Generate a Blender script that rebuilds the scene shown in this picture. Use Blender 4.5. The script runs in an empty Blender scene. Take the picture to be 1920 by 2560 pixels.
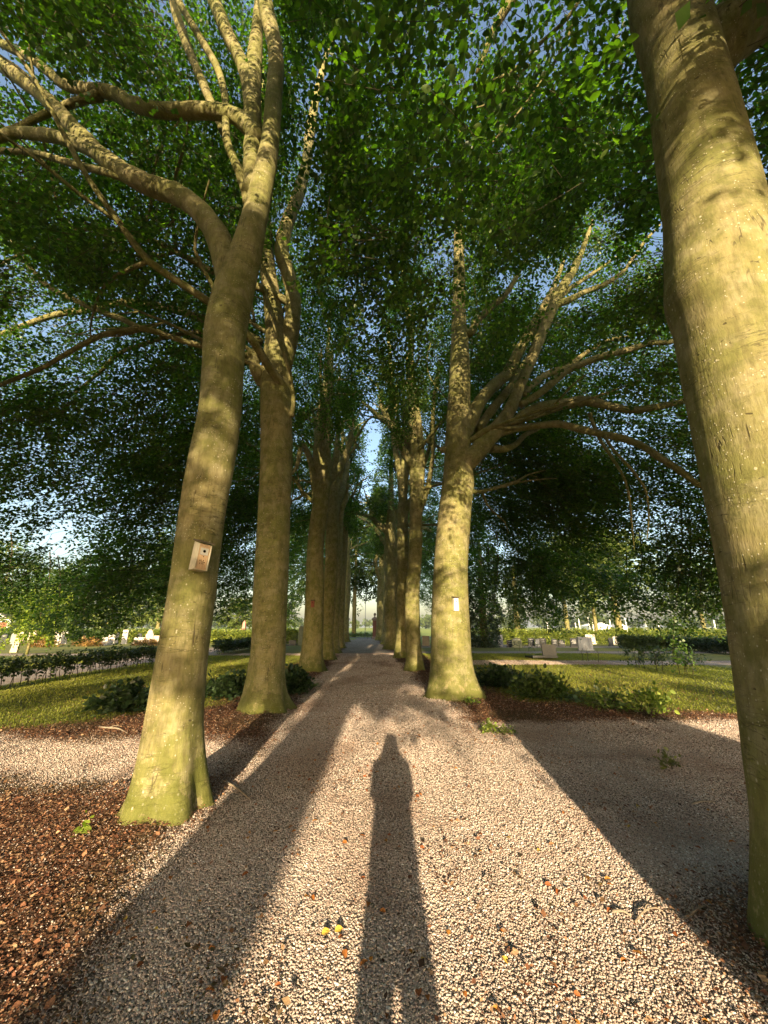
import bpy, math, random
import numpy as np
random.seed(7)
RNG = np.random.default_rng(7)
SC = bpy.context.scene
COL = SC.collection

# ------------------------------------------------------------------ camera, sky, sun, exposure
CAM_H, F_PX, W_PX, H_PX = 1.6, 961.0, 1920.0, 2560.0
PITCH = math.atan((1568 - 1280) / F_PX)
CP, SP = math.cos(PITCH), math.sin(PITCH)
SUN_EL, SUN_AZ = math.radians(13.9), math.radians(0.5)      # light travels towards +Y, a touch to the right
cam_d = bpy.data.cameras.new('camera')
cam = bpy.data.objects.new('camera', cam_d)
COL.objects.link(cam)
cam.location = (0, 0, CAM_H)
cam.rotation_euler = (math.pi / 2 + PITCH, 0, 0)
cam_d.sensor_fit = 'VERTICAL'
cam_d.sensor_height = 36.0
cam_d.lens = F_PX / H_PX * 36.0
cam_d.clip_start, cam_d.clip_end = 0.05, 6000
SC.camera = cam

world = bpy.data.worlds.new('World')
SC.world = world
world.use_nodes = True
wn = world.node_tree
sky = wn.nodes.new('ShaderNodeTexSky')
sky.sky_type = 'NISHITA'
sky.sun_disc = False
sky.sun_elevation = SUN_EL
sky.sun_rotation = math.pi + SUN_AZ
sky.air_density = 1.1
sky.dust_density = 3.0
sky.ozone_density = 1.0
wn.links.new(sky.outputs[0], wn.nodes['Background'].inputs[0])
wn.nodes['Background'].inputs[1].default_value = 0.125

sun_d = bpy.data.lights.new('sun', 'SUN')
sun_d.energy = 5.0
sun_d.angle = math.radians(0.5)
sun_d.color = (1.0, 0.80, 0.51)
sun = bpy.data.objects.new('sun', sun_d)
COL.objects.link(sun)
from mathutils import Vector
sun_dir = Vector((math.sin(SUN_AZ) * math.cos(SUN_EL), math.cos(SUN_AZ) * math.cos(SUN_EL), -math.sin(SUN_EL)))
sun.rotation_euler = sun_dir.to_track_quat('-Z', 'Y').to_euler()
sun.location = (-1, -60, 40)

SC.view_settings.view_transform = 'Standard'
SC.view_settings.look = 'None'
SC.view_settings.gamma = 1
SC.view_settings.exposure = 1.62
SC.render.engine = 'CYCLES'
cy = SC.cycles
cy.max_bounces = 6
cy.diffuse_bounces = 4
cy.glossy_bounces = 2
cy.transmission_bounces = 4
cy.transparent_max_bounces = 4
cy.caustics_reflective = cy.caustics_refractive = False
cy.sample_clamp_indirect = 6
try:
    cy.use_denoising = True
    cy.denoiser = 'OPENIMAGEDENOISE'
except Exception:
    pass

# ------------------------------------------------------------------ geometry helpers
def ray(px, py):
    u = (px - W_PX / 2) / F_PX
    v = (H_PX / 2 - py) / F_PX
    return np.array([u, CP - SP * v, SP + CP * v])

def at_depth(px, py, Y):
    d = ray(px, py)
    return np.array([0, 0, CAM_H]) + d * (Y / d[1])

def on_ground(px, py):
    d = ray(px, py)
    return np.array([0, 0, CAM_H]) + d * (CAM_H / -d[2])

def project(P):
    P = np.asarray(P, float)
    x, y, z = P[..., 0], P[..., 1], P[..., 2] - CAM_H
    fwd = CP * y + SP * z
    up = -SP * y + CP * z
    f = np.where(fwd > 0.05, fwd, 0.05)
    return W_PX / 2 + F_PX * x / f, H_PX / 2 - F_PX * up / f, fwd

def mk(name, V, F, mat, parent=None, origin=None, col=None, smooth=False, matidx=None, mats=None):
    """one mesh object from arrays: F is (m,k) or a list of such arrays"""
    V = np.asarray(V, np.float32)
    if origin is not None:
        V = V - np.asarray(origin, np.float32)
    Fs = F if isinstance(F, list) else [F]
    Fs = [np.asarray(f, np.int32) for f in Fs if len(f)]
    me = bpy.data.meshes.new(name)
    me.vertices.add(len(V))
    me.vertices.foreach_set('co', V.ravel())
    nl = sum(f.size for f in Fs)
    npoly = sum(len(f) for f in Fs)
    me.loops.add(nl)
    me.polygons.add(npoly)
    me.loops.foreach_set('vertex_index', np.concatenate([f.ravel() for f in Fs]))
    tot = np.concatenate([np.full(len(f), f.shape[1], np.int32) for f in Fs])
    st = np.concatenate([[0], np.cumsum(tot)[:-1]]).astype(np.int32)
    me.polygons.foreach_set('loop_start', st)
    if smooth is not False:
        sm = np.full(npoly, True) if smooth is True else np.asarray(smooth, bool)
        me.polygons.foreach_set('use_smooth', sm)
    for m_ in (mats or [mat]):
        me.materials.append(m_)
    if matidx is not None:
        me.polygons.foreach_set('material_index', np.asarray(matidx, np.int32))
    me.update(calc_edges=True)
    me.validate()
    if col is not None:
        c4 = np.ones((len(V), 4), np.float32)
        c4[:, :col.shape[1]] = col
        at = me.attributes.new('col', 'FLOAT_COLOR', 'POINT')
        at.data.foreach_set('color', c4.ravel())
    o = bpy.data.objects.new(name, me)
    COL.objects.link(o)
    if parent is not None:
        o.parent = parent
    elif origin is not None:
        o.location = origin
    return o

class MB:
    """collects small solids into ONE mesh"""
    def __init__(self):
        self.v, self.f = [], []
    def add(self, V, F):
        b = len(self.v)
        self.v += [tuple(p) for p in V]
        self.f += [tuple(int(i) + b for i in q) for q in F]
    def box(self, c, s, rz=0.0, bev=0.0, M=None):
        x, y, z = s[0] / 2, s[1] / 2, s[2] / 2
        if bev > 0:
            b = min(bev, x * .9, y * .9, z * .9)
            ring = [(-x + b, -y), (x - b, -y), (x, -y + b), (x, y - b), (x - b, y), (-x + b, y), (-x, y - b), (-x, -y + b)]
            inn = [(px * (x - b) / x, py * (y - b) / y) for px, py in ring]
            V = [(a, b_, -z) for a, b_ in inn] + [(a, b_, -z + b) for a, b_ in ring] + [(a, b_, z - b) for a, b_ in ring] + [(a, b_, z) for a, b_ in inn]
            F = [tuple(range(7, -1, -1)), tuple(range(24, 32))]
            for L in range(3):
                for i in range(8):
                    j = (i + 1) % 8
                    F.append((L * 8 + i, L * 8 + j, L * 8 + 8 + j, L * 8 + 8 + i))
        else:
            V = [(-x, -y, -z), (x, -y, -z), (x, y, -z), (-x, y, -z), (-x, -y, z), (x, -y, z), (x, y, z), (-x, y, z)]
            F = [(3, 2, 1, 0), (4, 5, 6, 7), (0, 1, 5, 4), (1, 2, 6, 5), (2, 3, 7, 6), (3, 0, 4, 7)]
        ca, sa = math.cos(rz), math.sin(rz)
        V = [(p[0] * ca - p[1] * sa + c[0], p[0] * sa + p[1] * ca + c[1], p[2] + c[2]) for p in V]
        self.add(V, F)
    def prism(self, outline, y0, y1):
        """outline in (x,z), extruded along y"""
        n = len(outline)
        V = [(x, y0, z) for x, z in outline] + [(x, y1, z) for x, z in outline]
        F = [tuple(range(n)), tuple(range(2 * n - 1, n - 1, -1))]
        for i in range(n):
            j = (i + 1) % n
            F.append((i, i + n, j + n, j))
        self.add(V, F)
    def cyl(self, c, r0, r1, h, n=16):
        V = [(c[0] + r0 * math.cos(k * 2 * math.pi / n), c[1] + r0 * math.sin(k * 2 * math.pi / n), c[2]) for k in range(n)]
        V += [(c[0] + r1 * math.cos(k * 2 * math.pi / n), c[1] + r1 * math.sin(k * 2 * math.pi / n), c[2] + h) for k in range(n)]
        F = [tuple(range(n - 1, -1, -1)), tuple(range(n, 2 * n))]
        for i in range(n):
            j = (i + 1) % n
            F.append((i, j, n + j, n + i))
        self.add(V, F)
    def lathe(self, prof, c=(0, 0, 0), n=20):
        V, F = [], []
        for r, z in prof:
            for k in range(n):
                V.append((c[0] + r * math.cos(k * 2 * math.pi / n), c[1] + r * math.sin(k * 2 * math.pi / n), c[2] + z))
        m = len(prof)
        for a in range(m - 1):
            for k in range(n):
                j = (k + 1) % n
                F.append((a * n + k, a * n + j, a * n + n + j, a * n + n + k))
        F.append(tuple(range(n - 1, -1, -1)))
        F.append(tuple(range((m - 1) * n, m * n)))
        self.add(V, F)
    def build(self, name, mat, parent=None, smooth=False, loc=None, rot=None):
        me = bpy.data.meshes.new(name)
        me.from_pydata(self.v, [], self.f)
        me.materials.append(mat)
        if smooth:
            for p in me.polygons: p.use_smooth = True
        me.update()
        o = bpy.data.objects.new(name, me)
        COL.objects.link(o)
        if parent is not None: o.parent = parent
        if loc is not None: o.location = loc
        if rot is not None: o.rotation_euler = rot
        return o

def tag(o, label=None, cat=None, group=None, kind=None):
    if label: o['label'] = label
    if cat: o['category'] = cat
    if group: o['group'] = group
    if kind: o['kind'] = kind
    return o

def thing(name, label, cat, loc=(0, 0, 0), rz=0.0, group=None, rot=None):
    o = bpy.data.objects.new(name, None)
    o.empty_display_size = 0.3
    COL.objects.link(o)
    o.location = loc
    o.rotation_euler = rot if rot is not None else (0, 0, rz)
    return tag(o, label, cat, group)

def catmull(P, per=6):
    P = np.asarray(P, float)
    n = len(P)
    Q = np.vstack([2 * P[0] - P[1], P, 2 * P[-1] - P[-2]])
    out = []
    for i in range(n - 1):
        p0, p1, p2, p3 = Q[i], Q[i + 1], Q[i + 2], Q[i + 3]
        for k in range(per):
            t = k / per
            out.append(0.5 * ((2 * p1) + (-p0 + p2) * t + (2 * p0 - 5 * p1 + 4 * p2 - p3) * t * t + (-p0 + 3 * p1 - 3 * p2 + p3) * t ** 3))
    out.append(P[-1])
    return np.array(out)

def tube(P, R, seg=10, wob=0.0, flare=None, rng=RNG, cap=True):
    """a tapered tube along P with radius R (arrays)"""
    P = np.asarray(P, float); R = np.asarray(R, float)
    n = len(P)
    T = np.gradient(P, axis=0)
    T /= np.linalg.norm(T, axis=1)[:, None] + 1e-9
    ref = np.array([1.0, 0, 0]) if abs(T[0][0]) < 0.9 else np.array([0, 1.0, 0])
    A = ref - T[0] * ref.dot(T[0]); A /= np.linalg.norm(A)
    ang = np.arange(seg) * 2 * math.pi / seg
    ph = rng.uniform(0, 6.28, 6)
    V = np.zeros((n, seg, 3))
    L = np.concatenate([[0], np.cumsum(np.linalg.norm(np.diff(P, axis=0), axis=1))])
    for i in range(n):
        A = A - T[i] * A.dot(T[i]); A /= np.linalg.norm(A) + 1e-9
        B = np.cross(T[i], A)
        m = 1 + wob * (0.6 * np.sin(2 * ang + ph[0] + L[i] * 0.9) + 0.5 * np.sin(3 * ang + ph[1] - L[i] * 1.3) + 0.35 * np.sin(5 * ang + ph[2] + L[i] * 2.1)
                       + 0.5 * math.sin(L[i] * 2.3 + ph[3]))
        if flare is not None:
            m = m + flare(L[i], ang)
        V[i] = P[i] + (np.cos(ang)[:, None] * A + np.sin(ang)[:, None] * B) * (R[i] * m)[:, None]
    idx = np.arange(n * seg).reshape(n, seg)
    F = np.stack([idx[:-1], np.roll(idx, -1, 1)[:-1], np.roll(idx, -1, 1)[1:], idx[1:]], -1).reshape(-1, 4)
    V = V.reshape(-1, 3)
    if cap:
        V = np.vstack([V, P[-1] + T[-1] * R[-1] * 0.4, P[0] - T[0] * R[0] * 0.4])
        top = len(V) - 2
        tri = np.stack([idx[-1], np.roll(idx[-1], -1), np.full(seg, top)], -1)
        tr2 = np.stack([np.roll(idx[0], -1), idx[0], np.full(seg, top + 1)], -1)
        return V, [F, np.vstack([tri, tr2])]
    return V, [F]

def merge(parts):
    Vs, Fq, Ft, b = [], [], [], 0
    for V, Fs in parts:
        Vs.append(V)
        for f in Fs:
            (Fq if f.shape[1] == 4 else Ft).append(f + b)
        b += len(V)
    out = []
    if Fq: out.append(np.concatenate(Fq))
    if Ft: out.append(np.concatenate(Ft))
    return np.vstack(Vs), out

_lat = np.random.default_rng(11).random((32, 32, 32))
def vnoise(P):
    P = np.asarray(P, float)
    i = np.floor(P).astype(int); f = P - i
    f = f * f * (3 - 2 * f)
    r = 0
    for a in (0, 1):
        for b in (0, 1):
            for c in (0, 1):
                w = np.where(a, f[..., 0], 1 - f[..., 0]) * np.where(b, f[..., 1], 1 - f[..., 1]) * np.where(c, f[..., 2], 1 - f[..., 2])
                r = r + w * _lat[(i[..., 0] + a) % 32, (i[..., 1] + b) % 32, (i[..., 2] + c) % 32]
    return r
def n2(x, y, s, o=0.0):
    return vnoise(np.stack([x * s + o, y * s + 2 * o + 3.3, np.full_like(x, 0.5 + o)], -1))

# ------------------------------------------------------------------ materials
class NT:
    def __init__(self, name):
        self.m = bpy.data.materials.new(name)
        self.m.use_nodes = True
        self.t = self.m.node_tree
        self.n = self.t.nodes
        self.b = self.n['Principled BSDF']
        self.out = self.n['Material Output']
    def N(self, typ, **kw):
        o = self.n.new('ShaderNode' + typ)
        for k, v in kw.items():
            if k[0] == '_': setattr(o, k[1:], v)
            else:
                key = int(k[1:]) if k[0] == 'i' and k[1:].isdigit() else k.replace('_', ' ')
                self.set(o.inputs[key], v)
        return o
    def set(self, s, v):
        if isinstance(v, bpy.types.NodeSocket): self.t.links.new(v, s)
        elif isinstance(v, bpy.types.Node): self.t.links.new(v.outputs[0], s)
        else:
            if hasattr(v, '__len__') and len(v) == 3 and len(getattr(s, 'default_value', [0])) == 4: v = (*v, 1)
            s.default_value = v
    def pos(self, scale=(1, 1, 1), obj=False):
        tc = self.N('TexCoord').outputs['Object'] if obj else self.N('NewGeometry').outputs['Position']
        return self.N('Mapping', Vector=tc, Scale=scale).outputs[0]
    def noise(self, vec, scale, detail=4, rough=0.55):
        return self.N('TexNoise', Vector=vec, Scale=scale, Detail=detail, Roughness=rough).outputs['Fac']
    def vor(self, vec, scale, feature='F1', out='Distance'):
        return self.N('TexVoronoi', _feature=feature, Vector=vec, Scale=scale).outputs[out]
    def ramp(self, fac, stops):
        r = self.N('ValToRGB')
        self.set(r.inputs[0], fac)
        els = r.color_ramp.elements
        while len(els) < len(stops): els.new(0.5)
        for e, (p, c) in zip(els, stops):
            e.position = p
            e.color = (*c, 1) if hasattr(c, '__len__') else (c, c, c, 1)
        return r.outputs[0]
    def mix(self, fac, a, b, mode='MIX'):
        o = self.N('Mix', _data_type='RGBA', _blend_type=mode)
        self.set(o.inputs[0], fac); self.set(o.inputs[6], a); self.set(o.inputs[7], b)
        return o.outputs[2]
    def math(self, op, a, b=0.0, clamp=False):
        o = self.N('Math', _operation=op, _use_clamp=clamp)
        self.set(o.inputs[0], a); self.set(o.inputs[1], b)
        return o.outputs[0]
    def sep(self, v, k):
        return self.N('SeparateXYZ', Vector=v).outputs[k]
    def bump(self, h, strength=0.5, dist=0.02, normal=None):
        o = self.N('Bump', Strength=strength, Distance=dist)
        self.set(o.inputs['Height'], h)
        if normal is not None: self.set(o.inputs['Normal'], normal)
        return o.outputs[0]
    def fin(self, col, rough=0.8, normal=None, spec=0.3, metal=0.0):
        self.set(self.b.inputs['Base Color'], col)
        self.set(self.b.inputs['Roughness'], rough)
        self.b.inputs['Specular IOR Level'].default_value = spec
        self.b.inputs['Metallic'].default_value = metal
        if normal is not None: self.set(self.b.inputs['Normal'], normal)
        return self.m

def simple(name, base, vary=0.25, scale=12.0, rough=0.8, spec=0.3, bump=0.3, stretch=(1, 1, 1), metal=0.0):
    t = NT(name)
    p = t.pos(stretch, obj=True)
    n1 = t.noise(p, scale, 6, 0.6)
    b = np.array(base)
    c = t.ramp(n1, [(0.25, tuple(b * (1 - vary))), (0.75, tuple(np.minimum(b * (1 + vary), 0.9)))])
    return t.fin(c, rough, t.bump(n1, bump, 0.01), spec, metal)

def bark_mat():
    t = NT('beech_bark')
    p = t.pos()
    fine = t.noise(t.pos((1, 1, .22)), 55, 6, .7)
    streak = t.noise(t.pos((1, 1, .1)), 17, 5, .65)
    mid = t.noise(t.pos((1, 1, .7)), 7.5, 6, .65)
    big = t.noise(p, 1.1, 4, .55)
    blot = t.noise(t.pos((1, 1, 1.6)), 3.4, 6, .7)
    c = t.ramp(big, [(.36, (.255, .215, .098)), (.60, (.175, .175, .052))])
    c = t.mix(t.ramp(blot, [(.47, 0.0), (.6, .65)]), c, (.285, .25, .14))
    c = t.mix(t.ramp(mid, [(.44, 0.0), (.64, .75)]), c, (.105, .105, .027))
    c = t.mix(t.ramp(streak, [(.30, .45), (.5, 0.0)]), c, (.10, .08, .035))
    c = t.mix(t.ramp(fine, [(.32, .42), (.52, 0.0)]), c, (.085, .065, .03))
    # pale lichen dots, large and small
    dots = 0.0
    for sc, rad, th in ((17, .13, .54), (38, .17, .52)):
        vd = t.vor(t.pos((1, 1, .8)), sc)
        keep = t.math('GREATER_THAN', t.noise(p, sc * .13, 3), th)
        d_ = t.math('MULTIPLY', t.ramp(vd, [(rad * .7, 1.0), (rad * 1.25, 0.0)]), keep)
        dots = d_ if dots == 0.0 else t.math('MAXIMUM', dots, d_)
    c = t.mix(t.math('MULTIPLY', dots, .65), c, (.50, .46, .34))
    # dark crosswise wrinkles and upright cracks
    wr = t.noise(t.pos((1.4, 1.4, 9)), 1.9, 4, .55)
    wl = t.ramp(wr, [(.48, 0.0), (.5, 1.0), (.52, 0.0)])
    wl = t.math('MULTIPLY', wl, t.ramp(t.noise(p, 1.6, 3), [(.49, 0.0), (.6, .7)]))
    cr = t.ramp(t.noise(t.pos((1, 1, .1)), 7.5, 3, .5), [(.488, 0.0), (.5, 1.0), (.512, 0.0)])
    cr = t.math('MULTIPLY', cr, t.ramp(t.noise(p, 2.7, 3), [(.56, 0.0), (.62, .8)]))
    sc_ = t.math('MULTIPLY', t.ramp(t.noise(t.pos((1, 1, 2.2)), 13, 3, .5), [(.70, 0.0), (.74, 1.0)]), .8)
    w2 = t.noise(t.pos((1, 1, 11)), 2.6, 5, .6)
    w2l = t.math('MULTIPLY', t.ramp(w2, [(.485, 0.0), (.5, .55), (.515, 0.0)]), t.ramp(t.noise(p, 2.4, 3), [(.48, 0.0), (.6, 1.0)]))
    wl = t.math('MAXIMUM', wl, w2l)
    dark = t.math('MAXIMUM', t.math('MAXIMUM', wl, cr), sc_)
    c = t.mix(dark, c, (.045, .034, .018))
    # moss in patches near the foot
    z = t.sep(t.N('TexCoord').outputs['Object'], 2)
    mz = t.math('ADD', t.math('MULTIPLY', z, -.85), t.math('MULTIPLY', t.noise(p, 5.0, 6, .65), 2.6))
    mo = t.math('MULTIPLY', t.ramp(mz, [(.92, 0.0), (1.28, .8)]), t.ramp(z, [(.0, 1.0), (1.0, 0.0)]))
    c = t.mix(mo, c, (.085, .095, .014))
    h = t.math('ADD', t.math('MULTIPLY', fine, .6), t.math('MULTIPLY', mid, 1.2))
    h = t.math('ADD', h, t.math('MULTIPLY', streak, .8))
    h = t.math('SUBTRACT', h, dark)
    h = t.math('ADD', h, t.math('MULTIPLY', dots, .25))
    h = t.math('ADD', h, t.math('MULTIPLY', t.noise(p, 70, 3), t.math('MULTIPLY', mo, 1.2)))
    return t.fin(c, .85, t.bump(h, .42, .018), .2)

def leaf_mat(name, trans=(.22, .36, .03), fac=.42, spec=.35):
    t = NT(name)
    a = t.N('Attribute', _attribute_name='col')
    pr = t.b
    t.set(pr.inputs['Base Color'], a.outputs['Color'])
    pr.inputs['Roughness'].default_value = .45
    pr.inputs['Specular IOR Level'].default_value = spec
    tr = t.N('BsdfTranslucent')
    t.set(tr.inputs[0], t.mix(1.0, a.outputs['Color'], (trans[0] * 9, trans[1] * 7, trans[2] * 7), 'MULTIPLY'))
    mx = t.N('MixShader')
    mx.inputs[0].default_value = fac
    t.set(mx.inputs[1], pr.outputs[0]); t.set(mx.inputs[2], tr.outputs[0])
    t.t.links.new(mx.outputs[0], t.out.inputs[0])
    return t.m

def attr_mat(name, rough=.7, spec=.3, vary=.25, scale=60):
    t = NT(name)
    a = t.N('Attribute', _attribute_name='col').outputs['Color']
    n = t.noise(t.pos(), scale, 3)
    c = t.mix(1.0, a, t.ramp(n, [(.3, 1 - vary), (.7, 1 + vary)]), 'MULTIPLY')
    return t.fin(c, rough, t.bump(n, .2, .003), spec)

def ground_mat():
    t = NT('ground_mix')
    a = t.N('Attribute', _attribute_name='col').outputs['Color']
    s = t.N('SeparateColor'); t.set(s.inputs[0], a)
    gm, mm, lm = s.outputs[0], s.outputs[1], s.outputs[2]
    p = t.pos()
    # gravel
    vd = t.vor(p, 75); vc = t.vor(p, 75, 'F1', 'Color')
    vr = t.N('SeparateColor'); t.set(vr.inputs[0], vc)
    g = t.ramp(vr.outputs[0], [(0.0, (.15, .125, .10)), (.25, (.28, .23, .19)), (.5, (.37, .31, .25)), (.75, (.46, .39, .32)), (1.0, (.60, .56, .50))])
    g = t.mix(t.ramp(vd, [(.3, 0.0), (.75, .8)]), g, (.15, .115, .09))
    dirt = t.ramp(t.noise(p, 1.1, 5, .6), [(.42, 0.0), (.7, .6)])
    g = t.mix(dirt, g, (.15, .085, .055))
    # mulch: chips of bark and leaf litter
    p2 = t.pos((1, 1.4, 1))
    v2 = t.vor(p2, 38); c2 = t.vor(p2, 38, 'F1', 'Color')
    s2 = t.N('SeparateColor'); t.set(s2.inputs[0], c2)
    mu = t.ramp(s2.outputs[1], [(0.0, (.045, .022, .013)), (.4, (.115, .052, .03)), (.75, (.19, .092, .05)), (1.0, (.30, .18, .10))])
    mu = t.mix(t.ramp(v2, [(.35, 0.0), (.8, .8)]), mu, (.022, .012, .008))
    mu = t.mix(t.ramp(t.noise(p, 2.3, 4), [(.56, 0.0), (.72, .6)]), mu, (.045, .045, .015))
    # lawn
    n1 = t.noise(p, 26, 5, .7); n2_ = t.noise(p, .55, 4, .6)
    la = t.ramp(n1, [(.3, (.075, .085, .014)), (.55, (.165, .17, .03)), (.75, (.26, .25, .06))])
    la = t.mix(t.ramp(n2_, [(.45, 0.0), (.7, .55)]), la, (.16, .13, .05))
    c = t.mix(gm, mu, g)
    c = t.mix(lm, c, la)
    hg = t.math('SUBTRACT', 1.0, vd)
    h = t.math('ADD', t.math('MULTIPLY', hg, gm), t.math('MULTIPLY', t.math('ADD', t.math('SUBTRACT', 1.0, v2), s2.outputs[0]), mm))
    h = t.math('ADD', h, t.math('MULTIPLY', t.math('MULTIPLY', n1, lm), 2.0))
    return t.fin(c, .85, t.bump(h, .9, .012), .2)

M_BARK = bark_mat()
M_TWIG = simple('twig_bark', (.075, .06, .035), .4, 30, .85, .2)
M_LEAF = leaf_mat('beech_leaf', (.185, .37, .05), .42, .5)
M_SHRUB = leaf_mat('shrub_leaf', (.2, .34, .04), .25, .5)
M_FARLEAF = leaf_mat('far_leaf', (.2, .33, .05), .3, .2)
M_GROUND = ground_mat()
M_PEBBLE = attr_mat('pebble', .75, .3, .3, 90)
M_LITTER = attr_mat('leaf_litter', .75, .25, .3, 120)
M_GRASS = leaf_mat('grass_blade', (.2, .3, .04), .35, .25)

# ------------------------------------------------------------------ leaves
LEAF4 = (np.array([[0, 0, 0], [.33, .46, .05], [1, 0, -.02], [.33, -.46, .05]]), np.array([[0, 1, 2], [0, 2, 3]]))
LEAF6 = (np.array([[0, 0, 0], [.18, .25, .04], [.48, .33, .06], [.8, .19, .03], [1, 0, -.04], [.8, -.19, .03], [.48, -.33, .06], [.18, -.25, .04], [.5, 0, 0]]),
         np.array([[0, 1, 8], [1, 2, 8], [2, 3, 8], [3, 4, 8], [4, 5, 8], [5, 6, 8], [6, 7, 8], [7, 0, 8]]))

def unit(a):
    return a / (np.linalg.norm(a, axis=-1, keepdims=True) + 1e-9)

def leaves(P, D, Nn, S, C, tmpl):
    """leaf meshes at P, along D, facing Nn, of length S, coloured C"""
    D = unit(D)
    B = unit(np.cross(Nn, D)); U = np.cross(D, B)
    T, Ft = tmpl
    V = P[:, None, :] + S[:, None, None] * (T[None, :, 0, None] * D[:, None, :] + T[None, :, 1, None] * B[:, None, :] + T[None, :, 2, None] * U[:, None, :])
    n, k = len(P), len(T)
    F = (Ft[None] + (np.arange(n) * k)[:, None, None]).reshape(-1, 3)
    Cc = np.repeat(C, k, axis=0)
    return V.reshape(-1, 3), F, Cc

def leaf_cols(n, rng, base=(.032, .068, .018), pale=(.11, .165, .03), k=.5):
    t = rng.random(n)[:, None] ** 1.6 * k * 2
    c = np.array(base) * (1 - t) + np.array(pale) * t
    return np.clip(c * rng.uniform(.7, 1.3, (n, 1)), .004, .6)

def sprays(C, out, rng, n_leaf=18, length=.7, size=.075, droop=.25, tmpl=LEAF4, cols=None, flat=1.0):
    """each spray: a nearly flat fan of leaves either side of a twig from C along out"""
    m = len(C)
    out = out + rng.normal(0, .45, out.shape) * np.array([1, 1, .5])
    out[:, 2] -= droop
    D = unit(out)
    up = unit(np.array([0, 0, 1.0]) + rng.normal(0, .22 / flat, (m, 3)))
    Sd = unit(np.cross(up, D)); Up = np.cross(D, Sd)
    L = length * rng.uniform(.6, 1.25, m)
    t = (np.arange(n_leaf) + .5) / n_leaf
    t = np.clip(t[None] + rng.normal(0, .04, (m, n_leaf)), 0, 1)
    side = np.where(np.arange(n_leaf) % 2, 1.0, -1.0)[None] * np.ones((m, 1))
    off = rng.uniform(.0, .33, (m, n_leaf)) * (1.1 - t) * side
    P = C[:, None] + D[:, None] * (t * L[:, None])[..., None] + Sd[:, None] * (off * L[:, None])[..., None]
    P[..., 2] -= (t ** 2) * L[:, None] * .18
    P = P + rng.normal(0, .035, P.shape) * np.array([1, 1, .8])
    ld = D[:, None] * rng.uniform(.3, 1.0, (m, n_leaf))[..., None] + Sd[:, None] * side[..., None] * rng.uniform(.4, 1.1, (m, n_leaf))[..., None]
    ld = ld + rng.normal(0, .3, ld.shape)
    ld[..., 2] -= .15
    nn = Up[:, None] + rng.normal(0, .33, ld.shape)
    P, ld, nn = P.reshape(-1, 3), ld.reshape(-1, 3), nn.reshape(-1, 3)
    n = len(P)
    S = size * rng.uniform(.65, 1.3, n) if np.isscalar(size) else np.repeat(size, n_leaf) * rng.uniform(.65, 1.3, n)
    tint = np.repeat(rng.uniform(.75, 1.25, (m, 1)), n_leaf, axis=0)
    cl = (leaf_cols(n, rng) if cols is None else leaf_cols(n, rng, *cols)) * tint
    V, F, Cc = leaves(P, ld, nn, S, cl, tmpl)
    tip = C + D * L[:, None]
    tip[:, 2] -= L * .15
    return V, F, Cc, C, tip

def twigs(A, B, r=.004):
    """thin three-sided twigs from A to B"""
    n = len(A)
    D = unit(B - A)
    X = unit(np.cross(D, np.array([.3, .2, .93])))
    Yv = np.cross(D, X)
    V = np.zeros((n, 6, 3))
    for k in range(3):
        a = k * 2.0944
        o = (X * math.cos(a) + Yv * math.sin(a))
        V[:, k] = A + o * r
        V[:, 3 + k] = B + o * r * .35
    q = np.array([[0, 1, 4, 3], [1, 2, 5, 4], [2, 0, 3, 5]])
    F = (q[None] + (np.arange(n) * 6)[:, None, None]).reshape(-1, 4)
    return V.reshape(-1, 3), F
# ------------------------------------------------------------------ trees
K = 1920 / 1659.0
CLEAR = []                                  # trunks and limbs that stay free of foliage in front of them
def pip(x, y, poly):
    r = np.zeros(x.shape, bool)
    n = len(poly)
    for i in range(n):
        x1, y1 = poly[i]; x2, y2 = poly[(i + 1) % n]
        c = ((y1 > y) != (y2 > y)) & (x < (x2 - x1) * (y - y1) / (y2 - y1 + 1e-12) + x1)
        r ^= c
    return r

def fit_trunk(rows, Y0):
    """rows of (zy, zx_left, zx_right): centres and radii of an upright trunk whose axis stands at depth Y0"""
    P, R = [], []
    for zy, xl, xr in rows:
        a, b = ray(xl * K, zy * K), ray(xr * K, zy * K)
        t1, t2 = math.atan2(a[0], a[1]), math.atan2(b[0], b[1])
        tm, hw = (t1 + t2) / 2, (t2 - t1) / 2
        d = Y0 / math.cos(tm)
        m = ray((xl + xr) / 2 * K, zy * K)
        hz = math.hypot(m[0], m[1])
        P.append([d * math.sin(tm), Y0, CAM_H + m[2] / hz * d]); R.append(d * math.sin(hw))
    return P, R

def limb_pts(track):
    """track of (zx, zy, zw, Y)"""
    P, R = [], []
    for zx, zy, zw, Y in track:
        p = at_depth(zx * K, zy * K, Y)
        fwd = CP * p[1] + SP * (p[2] - CAM_H)
        P.append(p); R.append(zw * K / 2 * fwd / F_PX)
    return P, R

def flare_fn(h0, amp, k, ph, sharp=1.0):
    def f(L, ang):
        e = math.exp(-max(L - h0, 0) / .33)
        return amp * e * (.25 + 1.15 * np.abs(np.sin(k * .5 * ang + ph + .5 * np.sin(ang))) ** 1.3 * (.75 + .45 * np.sin(ang * 1.0 + ph * 3)))
    return f

def wander(p0, d, length, r0, rng, up=.12, seg=7, bend=.22):
    d = np.array(d, float); d /= np.linalg.norm(d)
    P, R = [np.array(p0, float)], [r0]
    n = max(4, int(length / .7))
    for i in range(n):
        d = d + rng.normal(0, bend, 3) * np.array([1, 1, .7]); d[2] += up * (1 - 1.8 * i / n)
        d /= np.linalg.norm(d)
        P.append(P[-1] + d * length / n); R.append(r0 * (1 - .85 * (i + 1) / n) + .006)
    return np.array(P), np.array(R)

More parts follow.
